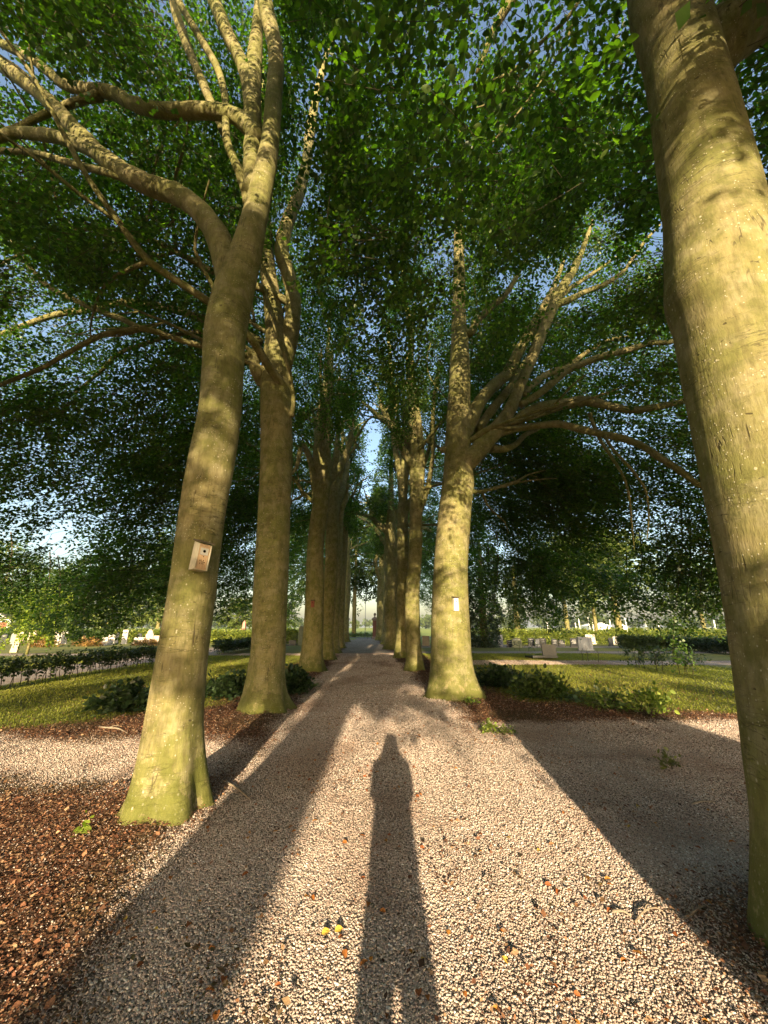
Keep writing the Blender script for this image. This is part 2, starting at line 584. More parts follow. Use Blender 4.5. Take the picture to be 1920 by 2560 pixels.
def limb_with_forks(p0, d, length, r0, rng, forks=4, seg=8, up=.12):
    P, R = wander(p0, d, length, r0, rng, up)
    Pc = catmull(P, 3); Rc = np.interp(np.linspace(0, 1, len(Pc)), np.linspace(0, 1, len(R)), R)
    parts = [tube(Pc, Rc, seg, .05, rng=rng)]
    for k in range(forks):
        i = rng.integers(len(P) // 3, len(P) - 1)
        dd = P[i] - P[i - 1]; dd = dd / np.linalg.norm(dd) + rng.normal(0, .55, 3)
        Q, S = wander(P[i], dd, length * rng.uniform(.3, .55), R[i] * .62, rng, up * .5)
        Qc = catmull(Q, 2); Sc = np.interp(np.linspace(0, 1, len(Qc)), np.linspace(0, 1, len(S)), S)
        parts.append(tube(Qc, Sc, 6, .04, rng=rng))
    return merge(parts)

def clear_track(track, depth, margin=6):
    CLEAR.append((np.array([(a * K, b * K) for a, b, *_ in track]), np.array([c * K / 2 + margin for _, _, c, *_ in track]), depth))

def near_tracks(px, py, Y, ext=0.0):
    bad = np.zeros(px.shape, bool)
    for pts, w, depth in CLEAR:
        near = Y < depth
        for i in range(len(pts) - 1):
            a, b = pts[i], pts[i + 1]
            ab = b - a; L2 = ab @ ab + 1e-9
            t = np.clip(((px - a[0]) * ab[0] + (py - a[1]) * ab[1]) / L2, 0, 1)
            dist = np.hypot(px - a[0] - t * ab[0], py - a[1] - t * ab[1])
            bad |= near & (dist < w[i] * (1 - t) + w[i + 1] * t + ext)
    return bad

# lowest leaf of the canopy edge, as a height angle seen from the avenue
LOW_X = np.array([-400, 0, 36, 100, 145, 205, 240, 290, 313, 340, 360, 420, 520, 640, 700, 760, 830, 860, 950, 990, 1060, 1180, 1210, 1240, 1290, 1320, 1340, 1389, 1420, 1470, 1530, 1548, 1570, 1600, 1640, 1670, 1695, 1720, 1760, 1800, 2300])
LOW_Y = np.array([1500, 1515, 1545, 1585, 1600, 1608, 1595, 1600, 1570, 1550, 1520, 1535, 1560, 1520, 1560, 1540, 1520, 1505, 1512, 1540, 1560, 1600, 1590, 1540, 1575, 1545, 1560, 1580, 1535, 1515, 1545, 1560, 1535, 1555, 1560, 1600, 1650, 1590, 1560, 1570, 1570])

def keep_in_view(P, rng):
    px, py, fwd = project(P)
    infront = fwd > .4
    ok = np.ones(len(P), bool)
    jit = rng.normal(0, 9, len(P))
    ok &= ~(infront & (py + jit > np.interp(px, LOW_X, LOW_Y) - 6))
    ok &= ~(infront & near_tracks(px, py, P[:, 1], .36 * F_PX / np.maximum(fwd, 1.0)))
    ok &= ~(infront & (px > 1440) & (px < 1590) & (py > 1270) & (py < 1500) & (P[:, 1] > 7) & (P[:, 1] < 32) & (vnoise(P * .8 + 61) < .62))
    mid = (np.abs(P[:, 0] - .235 + .056 * P[:, 1]) < 2.3) & (P[:, 1] > 5)      # light gap over the avenue
    ok &= ~(mid & ((rng.random(len(P)) > np.where(P[:, 1] > 24, .85, .5)) | (vnoise(P * np.array([.6, .35, .6]) + 40) < .42)))
    ok &= ~((np.linalg.norm(P - np.array([0, 0, CAM_H]), axis=1) < 3.9) & (P[:, 1] > -1.5))
    return ok

def crown_points(n, base, sign, Rout, Rin, top, zin, zout, rng, zc=6.5, thin=.5, Ry=None, omin=None):
    out = []
    got = 0
    Ry = Ry or (Rout + Rin) / 2
    while got < n:
        m = n * 3
        a = rng.uniform(0, 2 * math.pi, m)
        r = np.sqrt(rng.random(m))
        o, q = r * np.cos(a), r * np.sin(a)
        z = rng.uniform(min(zin, zout) - .5, top, m)
        Rx = np.where(o > 0, Rout, Rin)
        sh = np.where(z > zc, np.sqrt(np.clip(1 - ((z - zc) / (top - zc)) ** 2, 0, 1)), 1.0)
        rr = r / np.maximum(sh, .05)
        O = o * Rx
        zl = np.where(o > 0, zin + (zout - zin) * np.clip((O - 1.5) / (Rout * .62), 0, 1), zin)
        P = np.stack([base[0] + sign * O, base[1] + q * Ry, z], -1)
        dens = vnoise(P * np.array([.5, .5, 1.3]) + 7.7) * .6 + vnoise(P * np.array([1.3, 1.3, 3.2]) + 3.1) * .4
        ok = (z > zl + vnoise(P * .9) * .9 - .3) & (rr < .72 + .56 * vnoise(P * .45 + 21.0)) & (dens > thin - .12 * (rr > .75) + .085 * (O < -.2))
        ok &= rng.random(m) < (.35 + .65 * np.clip(rr, 0, 1))
        if omin is not None: ok &= O > omin
        P = P[ok]; P = P[keep_in_view(P, rng)]
        out.append(P); got += len(P)
    return np.vstack(out)[:n]

def build_crown(root, P, axis_xy, rng, n_leaf, length, size, tmpl=LEAF4, cols=None, twig_frac=.6, name='crown', droop=.25, twig_r=.005):
    outd = np.stack([P[:, 0] - axis_xy[0], P[:, 1] - axis_xy[1], np.zeros(len(P))], -1)
    outd = unit(outd + rng.normal(0, .3, outd.shape))
    V, F, C, A, B = sprays(P, outd, rng, n_leaf, length, size, droop, tmpl, cols)
    k = rng.random(len(A)) < twig_frac
    A2 = A[k] - (B[k] - A[k]) * .9
    Vt, Ft = twigs(A2, B[k], twig_r)
    Vt = Vt; nV = len(V)
    col = np.vstack([C, np.full((len(Vt), 3), .05)])
    mi = np.concatenate([np.ones(len(Ft), int), np.zeros(len(F), int)])
    return mk(name, np.vstack([V, Vt]), [Ft + nV, F], None, root, root.location, col=col, mats=[M_LEAF, M_TWIG], matidx=mi)

def tree_root(label, x, y, group):
    return thing('beech_tree', label, 'tree', (x, y, 0), group=group)

def trunk_mesh(root, P, R, rng, flare=(.5, 5, .3), seg=40, wob=.03, name='trunk'):
    P = np.array(P); R = np.array(R)
    o = np.argsort(P[:, 2]); P, R = P[o], R[o]
    P = np.vstack([[P[0][0], P[0][1], -.25], P]); R = np.concatenate([[R[0]], R])
    Pc = catmull(P, 10)
    s = np.linspace(0, 1, len(Pc)); Rc = np.interp(s, np.linspace(0, 1, len(R)), R)
    V, F = tube(Pc, Rc, seg, wob, flare_fn(.25, *flare) if flare else None, rng)
    return mk(name, V, F, M_BARK, root, root.location, smooth=True)

def limb_mesh(root, track, rng, seg=18, wob=.045, name='limb', start=None):
    P, R = limb_pts(track)
    if start is not None:
        P = [start] + P; R = [R[0] * 1.15] + R
    Pc = catmull(P, 6); Rc = np.interp(np.linspace(0, 1, len(Pc)), np.linspace(0, 1, len(R)), R)
    L_ = np.concatenate([[0], np.cumsum(np.linalg.norm(np.diff(Pc, axis=0), axis=1))])
    Rc = Rc * (1 + .30 * np.exp(-L_ / (3.0 * Rc[0]))) * (1 + wob * rng.normal(0, .7, len(Rc)))
    V, F = tube(Pc, Rc, seg, wob * 1.3, rng=rng)
    return mk(name, V, F, M_BARK, root, root.location, smooth=True)

AV = 'beech trees lining the gravel avenue'
def rg(k): return np.random.default_rng(k)

# ---- nearest tree of the left row
Y = 4.12
L1_rows = [(1730, 285, 432), (1650, 297, 436), (1560, 312, 438), (1500, 322, 443), (1400, 339, 453), (1300, 357, 466), (1220, 370, 474), (1100, 388, 488),
           (1000, 405, 506), (900, 425, 520), (800, 433, 527), (720, 437, 533), (640, 456, 548), (560, 490, 565), (490, 514, 577), (400, 539, 592), (310, 562, 603), (200, 573, 611), (110, 578, 612), (0, 553, 590), (-200, 530, 560), (-500, 480, 495)]
P, R = fit_trunk(L1_rows, Y)
P = [[p[0], p[1], p[2]] for p in P]
r1 = tree_root('nearest left beech with a raw wooden nest box and long limbs reaching left', P[0][0], Y, AV)
trunk_mesh(r1, P, R, rg(1), flare=(.42, 5, .9), seg=48)
L1_LIMBS = [
    [(500, 640, 40, 4.3), (486, 560, 54, 4.35), (468, 505, 54, 4.4), (430, 455, 46, 4.5), (380, 420, 43, 4.6), (310, 395, 42, 4.7), (235, 350, 40, 4.8), (175, 292, 32, 4.9), (95, 210, 30, 5), (0, 138, 28, 5.1), (-120, 60, 20, 5.2), (-260, -60, 8, 5.3)],
    [(235, 345, 26, 4.8), (185, 318, 27, 4.85), (130, 297, 25, 4.9), (80, 290, 24, 5.0), (20, 290, 20, 5.1), (-80, 330, 12, 5.2), (-220, 360, 5, 5.4)],
    [(300, 392, 16, 4.7), (220, 370, 14, 4.8), (150, 352, 13, 4.9), (70, 330, 13, 5), (0, 325, 12, 5.1), (-120, 300, 6, 5.3)],
    [(556, 300, 30, 4.4), (535, 272, 32, 4.4), (500, 248, 29, 4.45), (440, 239, 29, 4.5), (350, 239, 29, 4.6), (290, 225, 27, 4.7), (240, 200, 25, 4.8), (150, 187, 22, 4.9), (110, 160, 20, 5), (60, 122, 18, 5), (0, 92, 16, 5.1), (-120, 20, 9, 5.2)],
    [(215, 205, 18, 4.85), (150, 225, 16, 5.0), (90, 250, 14, 5.1), (20, 282, 12, 5.3), (-100, 310, 6, 5.5)],
    [(548, 420, 40, 4.4), (545, 350, 36, 4.45), (548, 280, 38, 4.5), (546, 200, 36, 4.5), (552, 100, 28, 4.6), (562, 0, 22, 4.7), (575, -150, 14, 4.8)],
    [(546, 240, 26, 4.5), (537, 175, 32, 4.5), (515, 120, 26, 4.5), (490, 70, 28, 4.5), (462, 0, 28, 4.55), (420, -110, 18, 4.6), (380, -260, 8, 4.7)],
    [(534, 440, 14, 4.38), (522, 390, 18, 4.4), (505, 345, 17, 4.42), (490, 300, 16, 4.45), (486, 210, 16, 4.5), (470, 150, 16, 4.5), (440, 95, 15, 4.5), (385, 0, 15, 4.5), (340, -100, 8, 4.6)],
    [(535, 400, 18, 4.6), (510, 355, 18, 4.7), (480, 280, 17, 4.8), (440, 185, 18, 4.9), (405, 100, 18, 5), (378, 20, 18, 5.1), (350, -80, 10, 5.2)],
]
for i, t in enumerate(L1_LIMBS):
    t = [(a_, b_, c_, d_ - .2) for a_, b_, c_, d_ in t]
    limb_mesh(r1, t, rg(20 + i)); clear_track(t, 5.4, -4)
clear_track([((a + b) / 2, y, b - a) for y, a, b in L1_rows], 4.6, 10)

# ---- second tree of the left row
Y = 8.3
L2_rows = [(1540, 520, 612), (1500, 527, 610), (1450, 534, 612), (1400, 541, 617), (1300, 545, 622), (1200, 551, 625), (1100, 557, 628), (1000, 562, 631), (920, 562, 630), (840, 561, 630), (780, 566, 630), (720, 572, 620), (640, 566, 606), (580, 561, 596), (520, 558, 590), (400, 556, 582), (250, 560, 575), (100, 562, 570)]
P, R = fit_trunk(L2_rows, Y)
r2 = tree_root('second beech of the left row with mossy foot, forked into two upright stems', P[0][0], Y, AV)
trunk_mesh(r2, P, R, rg(2), flare=(.5, 5, .2), seg=44)
L2_LIMBS = [
    [(610, 790, 34, 8.3), (628, 720, 34, 8.25), (634, 650, 32, 8.2), (622, 590, 28, 8.15), (608, 540, 30, 8.1), (622, 480, 29, 8.1), (645, 420, 26, 8.1), (662, 350, 22, 8.1), (672, 270, 20, 8.1), (690, 180, 14, 8.1), (720, 60, 8, 8.1)],
    [(568, 830, 20, 8.3), (553, 800, 24, 8.1), (545, 775, 22, 8.0), (537, 760, 16, 7.9)],
    [(560, 805, 12, 8.15), (552, 780, 11, 8.0), (551, 758, 10, 7.95), (552, 745, 9, 7.9)],
    [(560, 740, 16, 8.3), (500, 700, 17, 8.5), (440, 690, 16, 8.6), (390, 673, 17, 8.8), (335, 660, 17, 9), (270, 652, 15, 9.2), (200, 668, 14, 9.4), (120, 680, 12, 9.6), (60, 700, 11, 9.8), (0, 722, 10, 10), (-120, 760, 6, 10.3)],
    [(565, 775, 12, 8.2), (500, 762, 12, 7.9), (436, 747, 12, 7.6), (385, 733, 12, 7.5), (335, 716, 13, 7.4), (300, 708, 13, 7.3), (265, 690, 11, 7.3), (215, 672, 11, 7.3), (160, 648, 11, 7.3), (100, 615, 11, 7.3), (60, 570, 9, 7.3), (30, 535, 7, 7.3), (0, 480, 5, 7.3)],
    [(300, 708, 10, 7.3), (262, 716, 11, 7.2), (225, 722, 12, 7.1), (190, 738, 11, 7), (150, 760, 10, 7), (90, 795, 10, 7), (0, 832, 9, 6.9), (-90, 870, 5, 6.8)],
    [(560, 770, 9, 8.4), (480, 722, 9, 8.5), (400, 720, 9, 8.6), (320, 740, 9, 8.7), (255, 765, 8, 8.8), (220, 800, 8, 8.9), (160, 850, 5, 9)],
    [(630, 900, 9, 8.25), (633, 860, 9, 8.0), (622, 790, 9, 7.8), (603, 730, 8, 7.7), (585, 680, 7, 7.7), (572, 620, 5, 7.7)],
]
for i, t in enumerate(L2_LIMBS):
    limb_mesh(r2, t, rg(40 + i)); clear_track(t, 8 if i not in (3, 4, 5) else 7.6, 0)
clear_track([((a + b) / 2, y, b - a) for y, a, b in L2_rows if y > 560], 8.6, 6)

# ---- big tree of the right row with many arms
Y = 10.1
R2_rows = [(1505, 925, 1030), (1450, 930, 1022), (1400, 932, 1017), (1300, 934, 1012), (1200, 938, 1012), (1100, 947, 1018), (1040, 955, 1026), (980, 961, 1018), (920, 964, 1016), (860, 968, 1016), (800, 971, 1016), (740, 974, 1012), (690, 975, 1008), (620, 978, 1006), (520, 980, 1002), (400, 985, 1000), (250, 992, 1002)]
P, R = fit_trunk(R2_rows, Y)
rr2 = tree_root('stout right beech with a pale nest box and many arms fanning out rightwards', P[0][0], Y, AV)
trunk_mesh(rr2, P, R, rg(3), flare=(.45, 6, .5), seg=44)
def c4(pts, Y0, Y1):
    n = len(pts)
    return [((1000 + x * .482) / K, (600 + y * .482) / K, w * .482 / K, Y0 + (Y1 - Y0) * i / (n - 1)) for i, (x, y, w) in enumerate(pts)]
R2_LIMBS = [
    c4([(330, 1030, 60), (370, 930, 70), (420, 830, 62), (490, 750, 58), (560, 690, 60), (610, 590, 56), (680, 470, 50), (740, 360, 44), (800, 240, 30), (850, 100, 16)], 10.1, 10.6),
    c4([(270, 1210, 80), (370, 1130, 92), (480, 1010, 78), (560, 900, 66), (620, 760, 60), (680, 620, 56), (730, 500, 54), (780, 380, 54), (830, 270, 50), (900, 150, 40), (950, 40, 28), (1000, -100, 12)], 10.0, 9.4),
    c4([(560, 990, 40), (640, 910, 60), (730, 870, 58), (860, 850, 52), (960, 835, 52), (1080, 860, 42), (1200, 882, 36), (1330, 865, 34), (1450, 840, 30), (1600, 800, 18)], 9.9, 8.8),
    c4([(620, 860, 30), (720, 800, 34), (850, 690, 36), (950, 640, 36), (1060, 600, 34), (1200, 565, 32), (1300, 535, 30), (1400, 530, 26), (1520, 500, 14)], 9.8, 8.6),
    c4([(520, 1000, 34), (600, 978, 36), (700, 965, 36), (820, 955, 36), (930, 980, 36), (1040, 1005, 36), (1160, 1030, 36), (1260, 1070, 36), (1350, 1130, 34), (1450, 1195, 34), (1540, 1265, 28), (1650, 1330, 14)], 9.9, 8.4),
    c4([(400, 990, 44), (470, 890, 46), (560, 780, 40), (610, 690, 34), (700, 560, 28), (760, 420, 24)], 10.4, 11),
    c4([(640, 800, 28), (700, 740, 34), (780, 690, 36), (870, 660, 36), (930, 610, 24), (980, 575, 22), (1080, 520, 20), (1200, 500, 14)], 10.2, 10.4),
    c4([(800, 340, 34), (880, 310, 34), (970, 265, 26), (1060, 230, 24), (1160, 160, 20), (1260, 20, 16), (1350, -80, 8)], 9.6, 9.2),
    c4([(800, 330, 26), (870, 260, 24), (960, 200, 22), (1020, 160, 18), (1120, 90, 12)], 9.6, 10),
    c4([(300, 480, 40), (365, 480, 40), (400, 420, 36), (470, 350, 34), (540, 290, 30), (600, 200, 24), (660, 80, 14)], 10.1, 9.6),
    c4([(985, 900, 18), (1000, 950, 18), (1040, 1040, 16), (1100, 1130, 16), (1160, 1230, 14), (1190, 1340, 12), (1200, 1450, 10), (1215, 1600, 5)], 9.3, 9.2),
    c4([(1060, 1010, 14), (1100, 1080, 16), (1200, 1190, 14), (1270, 1290, 12), (1290, 1420, 8), (1280, 1560, 4)], 9.0, 8.9),
    c4([(470, 1080, 36), (540, 1085, 34), (600, 1060, 30), (650, 1010, 26), (720, 980, 14)], 10.2, 11),
]
for i, t in enumerate(R2_LIMBS):
    limb_mesh(rr2, t, rg(60 + i)); clear_track(t, 9.5, 8 if i in (0, 1) else -14 if i in (5, 8, 9) else 0)
clear_track([((a + b) / 2, y, b - a) for y, a, b in R2_rows if y > 680], 10.3, 8)

# ---- nearest tree of the right row, cut by the picture edge
Y = 2.4
R0_left = [(2190, 1655, .46), (2080, 1652, .44), (1850, 1640, .43), (1700, 1618, .42), (1600, 1604, .415), (1420, 1578, .405), (1250, 1551, .395), (1130, 1530, .385), (1000, 1506, .375), (880, 1482, .365),
           (760, 1457, .36), (680, 1440, .36), (620, 1420, .365), (575, 1418, .36), (500, 1416, .345), (430, 1413, .335), (320, 1400, .325), (200, 1384, .32), (100, 1366, .32), (0, 1338, .33), (-150, 1330, .29), (-400, 1340, .25), (-800, 1320, .2)]
R0_rows = []
for zy, xl, rad in R0_left:                  # the right side lies outside the picture: left silhouette and radius give the axis
    a_ = ray(xl * K, zy * K); t1 = math.atan2(a_[0], a_[1]); tm = t1
    for _ in range(12): tm = t1 + math.asin(min(.9, rad * math.cos(tm) / Y))
    R0_rows.append((zy, xl, (math.tan(2 * tm - t1) * (CP - SP * (H_PX / 2 - zy * K) / F_PX) * F_PX + W_PX / 2) / K))
P, R = fit_trunk(R0_rows, Y)
rr0 = tree_root('nearest beech of the right row, huge sunlit trunk at the right picture edge', P[0][0], Y, AV)
trunk_mesh(rr0, P, R, rg(4), flare=(.06, 5, 1.2), seg=64, wob=.022)
for i, t in enumerate([
    [(1490, 150, 70, 2.45), (1550, 95, 105, 2.4), (1605, 50, 110, 2.35), (1650, 20, 105, 2.3), (1720, -60, 90, 2.2), (1850, -200, 60, 2.1), (2050, -420, 20, 2.0)],
    [(1400, -120, 60, 2.5), (1330, -170, 60, 2.9), (1200, -180, 52, 3.4), (1050, -160, 44, 4.0), (900, -120, 30, 4.6), (760, -60, 16, 5.2), (690, 20, 8, 5.8)],
    [(1420, -300, 50, 2.5), (1380, -330, 44, 3.2), (1290, -240, 36, 4.0), (1180, -100, 26, 4.8), (1080, 40, 16, 5.6), (1030, 160, 9, 6.3)],
    ]):
    limb_mesh(rr0, t, rg(80 + i))
clear_track([((a + b) / 2, y, b - a) for y, a, b in R0_rows], 2.9, 6)
for b in [[(1065, 175, 5, 5.0), (1110, 150, 6, 4.9), (1160, 100, 7, 4.6), (1240, 20, 8, 4.2), (1290, -100, 8, 3.9)],
          [(1010, 360, 3, 5.2), (1070, 300, 4, 5.1), (1130, 230, 5, 5.0), (1200, 130, 6, 4.6), (1250, 30, 7, 4.2)],
          [(985, 240, 3, 4.8), (1040, 230, 4, 4.8), (1080, 205, 4, 4.7), (1140, 140, 6, 4.6)],
          [(720, 150, 4, 7.5), (735, 130, 5, 7.4), (700, 60, 6, 7.2), (655, -20, 7, 7.0)]]:
    limb_mesh(rr0, b, rg(int(b[0][0])), seg=7, wob=.06)

# ---- farther trees of both rows: (label, zx, Y, half width in metres at breast height, stems)
def far_tree(label, zx, Yb, d1, rng, lean=0.0, forks=3, fork_h=7.0, top=16.0, flare=(.4, 5, .3), clear=True):
    x0 = at_depth(zx * K, 1568, Yb)[0]
    root = tree_root(label, x0, Yb, AV)
    H = [0, .5, 1.3, 3, 5, fork_h, fork_h + 2.5, fork_h + 5, top]
    Rr = [d1 * 1.08, d1 * 1.03, d1, d1 * .94, d1 * .9, d1 * .84, d1 * .52, d1 * .36, .06]
    P = [[x0 + lean * h + rng.normal(0, .05) * (h > 1), Yb, h] for h in H]
    trunk_mesh(root, P, Rr, rng, flare=flare, seg=28)
    for k in range(forks):
        h0 = fork_h - .8 + k * .55
        a = rng.uniform(0, 6.28)
        p0 = np.array([x0 + lean * h0, Yb, h0])
        d = np.array([math.cos(a) * .33, math.sin(a) * .33, 1.0])
        V, F = limb_with_forks(p0, d, rng.uniform(6, 9), d1 * .55, rng, 3, 10, .05)
        mk('limb', V, F, M_BARK, root, root.location, smooth=True)
    return root, (x0, Yb)

FAR = {}
for key, lab, zx, Yb, d1, lean, fh in [
    ('L3', 'third beech of the left row, bulging mossy trunk with a red nest box', 676, 15.6, .385, .006, 7.6),
    ('L4', 'dark beech trunk right behind the one with the red nest box', 705, 21.0, .40, .012, 8.0),
    ('L5', 'fifth beech of the left row, dark trunk with a bright spot', 719, 26.5, .42, .016, 8.5),
    ('L6', 'sixth beech of the left row, black trunk with a small white nest box', 731, 32.5, .45, .014, 9.0),
    ('L7', 'last beech of the left row with flared foot beside the avenue end', 744, 46.0, .52, .01, 8.0),
    ('R3', 'slim beech of the right row just left of the stout one, half sunlit', 893, 15.8, .30, .02, 9.0),
    ('R4', 'beech of the right row with forked stems, fourth from the front', 869, 22.0, .39, .02, 8.0),
    ('R5', 'dappled beech of the right row with dark spread foot', 848, 31.0, .60, -.004, 8.5),
    ('R6', 'straight beech of the right row with a tiny nest box', 835, 40.0, .50, .02, 10.0),
    ('R7', 'last beech of the right row next to the brick gate pillar', 821, 52.0, .52, .012, 8.0)]:
    FAR[key] = far_tree(lab, zx, Yb, d1, rg(sum(map(ord, key))), lean, 3, fh, 17.5)
clear_track([(672, 1440, 44), (675, 1300, 42), (684, 1100, 34), (690, 960, 30)], 15.6, 3)
clear_track([(893, 1440, 30), (896, 1300, 28), (903, 1100, 24), (915, 900, 20)], 15.6, 2)
clear_track([(868, 1420, 28), (873, 1200, 26), (885, 1000, 24)], 21, 1)
for ax, pts in {'R3': [[(905, 1090, 14, 15.8), (912, 1000, 14, 15.7), (903, 900, 13, 15.6), (890, 800, 12, 15.5), (884, 700, 11, 15.5), (870, 600, 9, 15.4), (868, 480, 6, 15.3)],
                       [(905, 1110, 12, 15.8), (922, 1060, 11, 15.8), (935, 980, 10, 15.8), (936, 880, 9, 15.8), (950, 780, 7, 15.8)]],
                'R4': [[(872, 1110, 14, 22), (862, 1020, 13, 22), (850, 940, 12, 22), (846, 840, 10, 22), (838, 700, 7, 22)],
                       [(872, 1060, 14, 22), (882, 980, 13, 21.8), (884, 880, 12, 21.7), (880, 760, 8, 21.7)]],
                'L3': [[(684, 1080, 16, 15.6), (672, 1000, 15, 15.5), (652, 960, 11, 15.4), (640, 1010, 8, 15.2), (615, 1035, 6, 15)],
                       [(690, 1090, 15, 15.6), (705, 1000, 14, 15.4), (712, 880, 12, 15.3), (716, 760, 9, 15.2)]]}.items():
    for i, t in enumerate(pts):
        limb_mesh(FAR[ax][0], t, rg(300 + i), seg=10)

# ---- crowns
def crown(root, base, sign, n, rng, Rout=8.0, Rin=3.6, top=18, zin=7.5, zout=2.2, n_leaf=18, length=.75, size=.08, tmpl=LEAF4, cols=None, thin=.47, Ry=None, zc=6.5, limbs=5, limb_r=.09, droop=.25, skirt=0, hang=None):
    P = crown_points(n, base, sign, Rout, Rin, top, zin, zout, rng, zc, thin, Ry)
    if skirt:
        P = np.vstack([P, crown_points(skirt, base, sign, Rout + .6, Rin, 9.0, zin, zout - .2, rng, 8.9, thin - .03, Ry, 2.2)])
    build_crown(root, P, base, rng, n_leaf, length, size, tmpl, cols, droop=droop)
    if hang:
        Pc, tb = curtain(CURT[hang], rng)
        Pc = Pc[~near_tracks(*project(Pc)[:2], Pc[:, 1], 20)]
        V, F, C, A, B = sprays(Pc, unit(rng.normal(0, 1, Pc.shape) * np.array([1, 1, .3])), rng, n_leaf, .5, size * .95, .5, tmpl, cols)
        Vt, Ft = merge(tb)
        nV = len(V); Fl = [Ft[0] + nV] + [f + nV for f in Ft[1:]] + [F]
        mk('hanging_branch', np.vstack([V, Vt]), Fl, None, root, root.location, col=np.vstack([C, np.full((len(Vt), 3), .05)]), mats=[M_LEAF, M_TWIG], matidx=np.concatenate([np.ones(sum(len(f) for f in Ft), int), np.zeros(len(F), int)]))
    for k in range(limbs):                                   # boughs inside the crown
        h = rng.uniform(5.0, 10.5)
        a = rng.uniform(-1.15, 1.15)
        d = np.array([sign * math.cos(a), math.sin(a), .42])
        V, F = limb_with_forks((base[0], base[1], h), d, rng.uniform(4.5, 7.5), limb_r * rng.uniform(.7, 1.2), rng, 5, 8, .06)
        mk('limb', V, F, M_BARK, root, root.location, smooth=True)

def curtain(specs, rng):
    """long branchlets hanging almost to the ground: (px, y_top, y_bottom, depth, width in metres, sprays)"""
    Ps, tubes = [], []
    for px, y0, y1, Yd, w, n in specs:
        a, b_ = at_depth(px + rng.uniform(-25, 25), y0, Yd), at_depth(px, y1 - 8, Yd)
        t = rng.random(n) ** .8
        sw = np.sin(t * 5 + rng.uniform(0, 6)) * .12
        wd = w * (1 - .65 * t)
        P = a + (b_ - a) * t[:, None] + np.stack([sw + rng.normal(0, 1, n) * wd, rng.normal(0, 1, n) * w, np.abs(rng.normal(0, .12, n))], -1)
        Ps.append(P)
        k = np.linspace(0, 1, 7)
        tubes.append(tube(a + (b_ - a) * k[:, None] + np.stack([np.sin(k * 5) * .1, 0 * k, 0 * k], -1), np.linspace(.022, .004, 7), 5, rng=rng))
    return np.vstack(Ps), tubes
CURT = {
 'R2': [(1690, 1230, 1650, 11.5, .30, 90), (1660, 1290, 1600, 12, .34, 70), (1720, 1260, 1600, 11.5, .30, 60), (1760, 1230, 1575, 11, .34, 70), (1800, 1280, 1580, 11, .3, 50), (1600, 1330, 1560, 13, .38, 60), (1635, 1300, 1570, 13, .34, 60), (1548, 1380, 1565, 14, .36, 50), (1850, 1300, 1560, 10.5, .4, 40)],
 'R3': [(1240, 1330, 1545, 18, .6, 70), (1290, 1300, 1580, 19, .55, 80), (1340, 1320, 1562, 18, .6, 80), (1388, 1330, 1592, 18, .5, 80), (1425, 1330, 1540, 18, .55, 70), (1470, 1350, 1520, 18, .5, 50), (1510, 1380, 1540, 17, .5, 50), (1210, 1350, 1600, 21, .5, 70)],
 'L2': [(36, 1360, 1550, 13, .45, 60), (100, 1380, 1592, 14, .45, 70), (145, 1390, 1602, 14, .42, 70), (205, 1380, 1612, 14.5, .42, 80), (240, 1390, 1600, 15, .4, 70), (290, 1380, 1602, 15, .42, 80), (318, 1370, 1572, 15, .4, 60), (10, 1330, 1515, 12, .5, 50), (-60, 1330, 1540, 12, .5, 40)],
 'L3': [(345, 1340, 1552, 18, .5, 50), (545, 1380, 1560, 20, .5, 50), (590, 1400, 1540, 22, .5, 40), (620, 1380, 1522, 22, .5, 40), (700, 1420, 1560, 26, .5, 40)]}
DEN = 0.57
b = r1.location; crown(r1, (b.x, b.y), -1, int(10000 * DEN), rg(101), 8.5, 1.2, 17, 9.5, 2.6, 18, .7, .078, Ry=5, limbs=0, skirt=500)
b = r2.location; crown(r2, (b.x, b.y), -1, int(11000 * DEN), rg(102), 9.0, 2.1, 18.5, 8.8, 2.2, 18, .75, .082, Ry=5.6, limbs=5, skirt=1500, hang='L2')
b = rr2.location; crown(rr2, (b.x, b.y), 1, int(12500 * DEN), rg(103), 9.0, 2.2, 18, 9.0, 2.4, 18, .75, .085, Ry=5.6, limbs=2, skirt=1300, hang='R2')
b = rr0.location; crown(rr0, (b.x, b.y + 1.6), 1, int(5600 * DEN), rg(104), 4.8, 4.4, 13.5, 6.3, 5.0, 18, .68, .092, tmpl=LEAF6, cols=((.034, .07, .016), (.13, .19, .03), .5), Ry=5.2, limbs=0, zc=8)
for k, sg, n, zo in [('L3', -1, 5200, 2.3), ('L4', -1, 3800, 2.4), ('L5', -1, 4200, 2.6), ('L6', -1, 3600, 2.6), ('L7', -1, 3200, 3.0),
                     ('R3', 1, 6000, 2.2), ('R4', 1, 4600, 2.2), ('R5', 1, 4200, 2.5), ('R6', 1, 3600, 2.8), ('R7', 1, 3200, 3.0)]:
    root, bs = FAR[k]
    far = bs[1] > 24
    crown(root, bs, sg, int(n * DEN), rg(200 + sum(map(ord, k))), 8.2, rg(ord(k[1]) * 3 + ord(k[0])).uniform(*((1.3, 2.5) if far else (.7, 2.0))), 18.5, (11.0 if not far else 10.2) + rg(ord(k[1]) + ord(k[0])).uniform(-1.0, 1.2), zo, 14 if far else 17, 1.0 if far else .85, .15 if far else .105,
          thin=.46, Ry=5.0, limbs=3 if not far else 1, skirt=0 if far else (1250 if sg > 0 else 1200), hang=k if k in CURT else None)

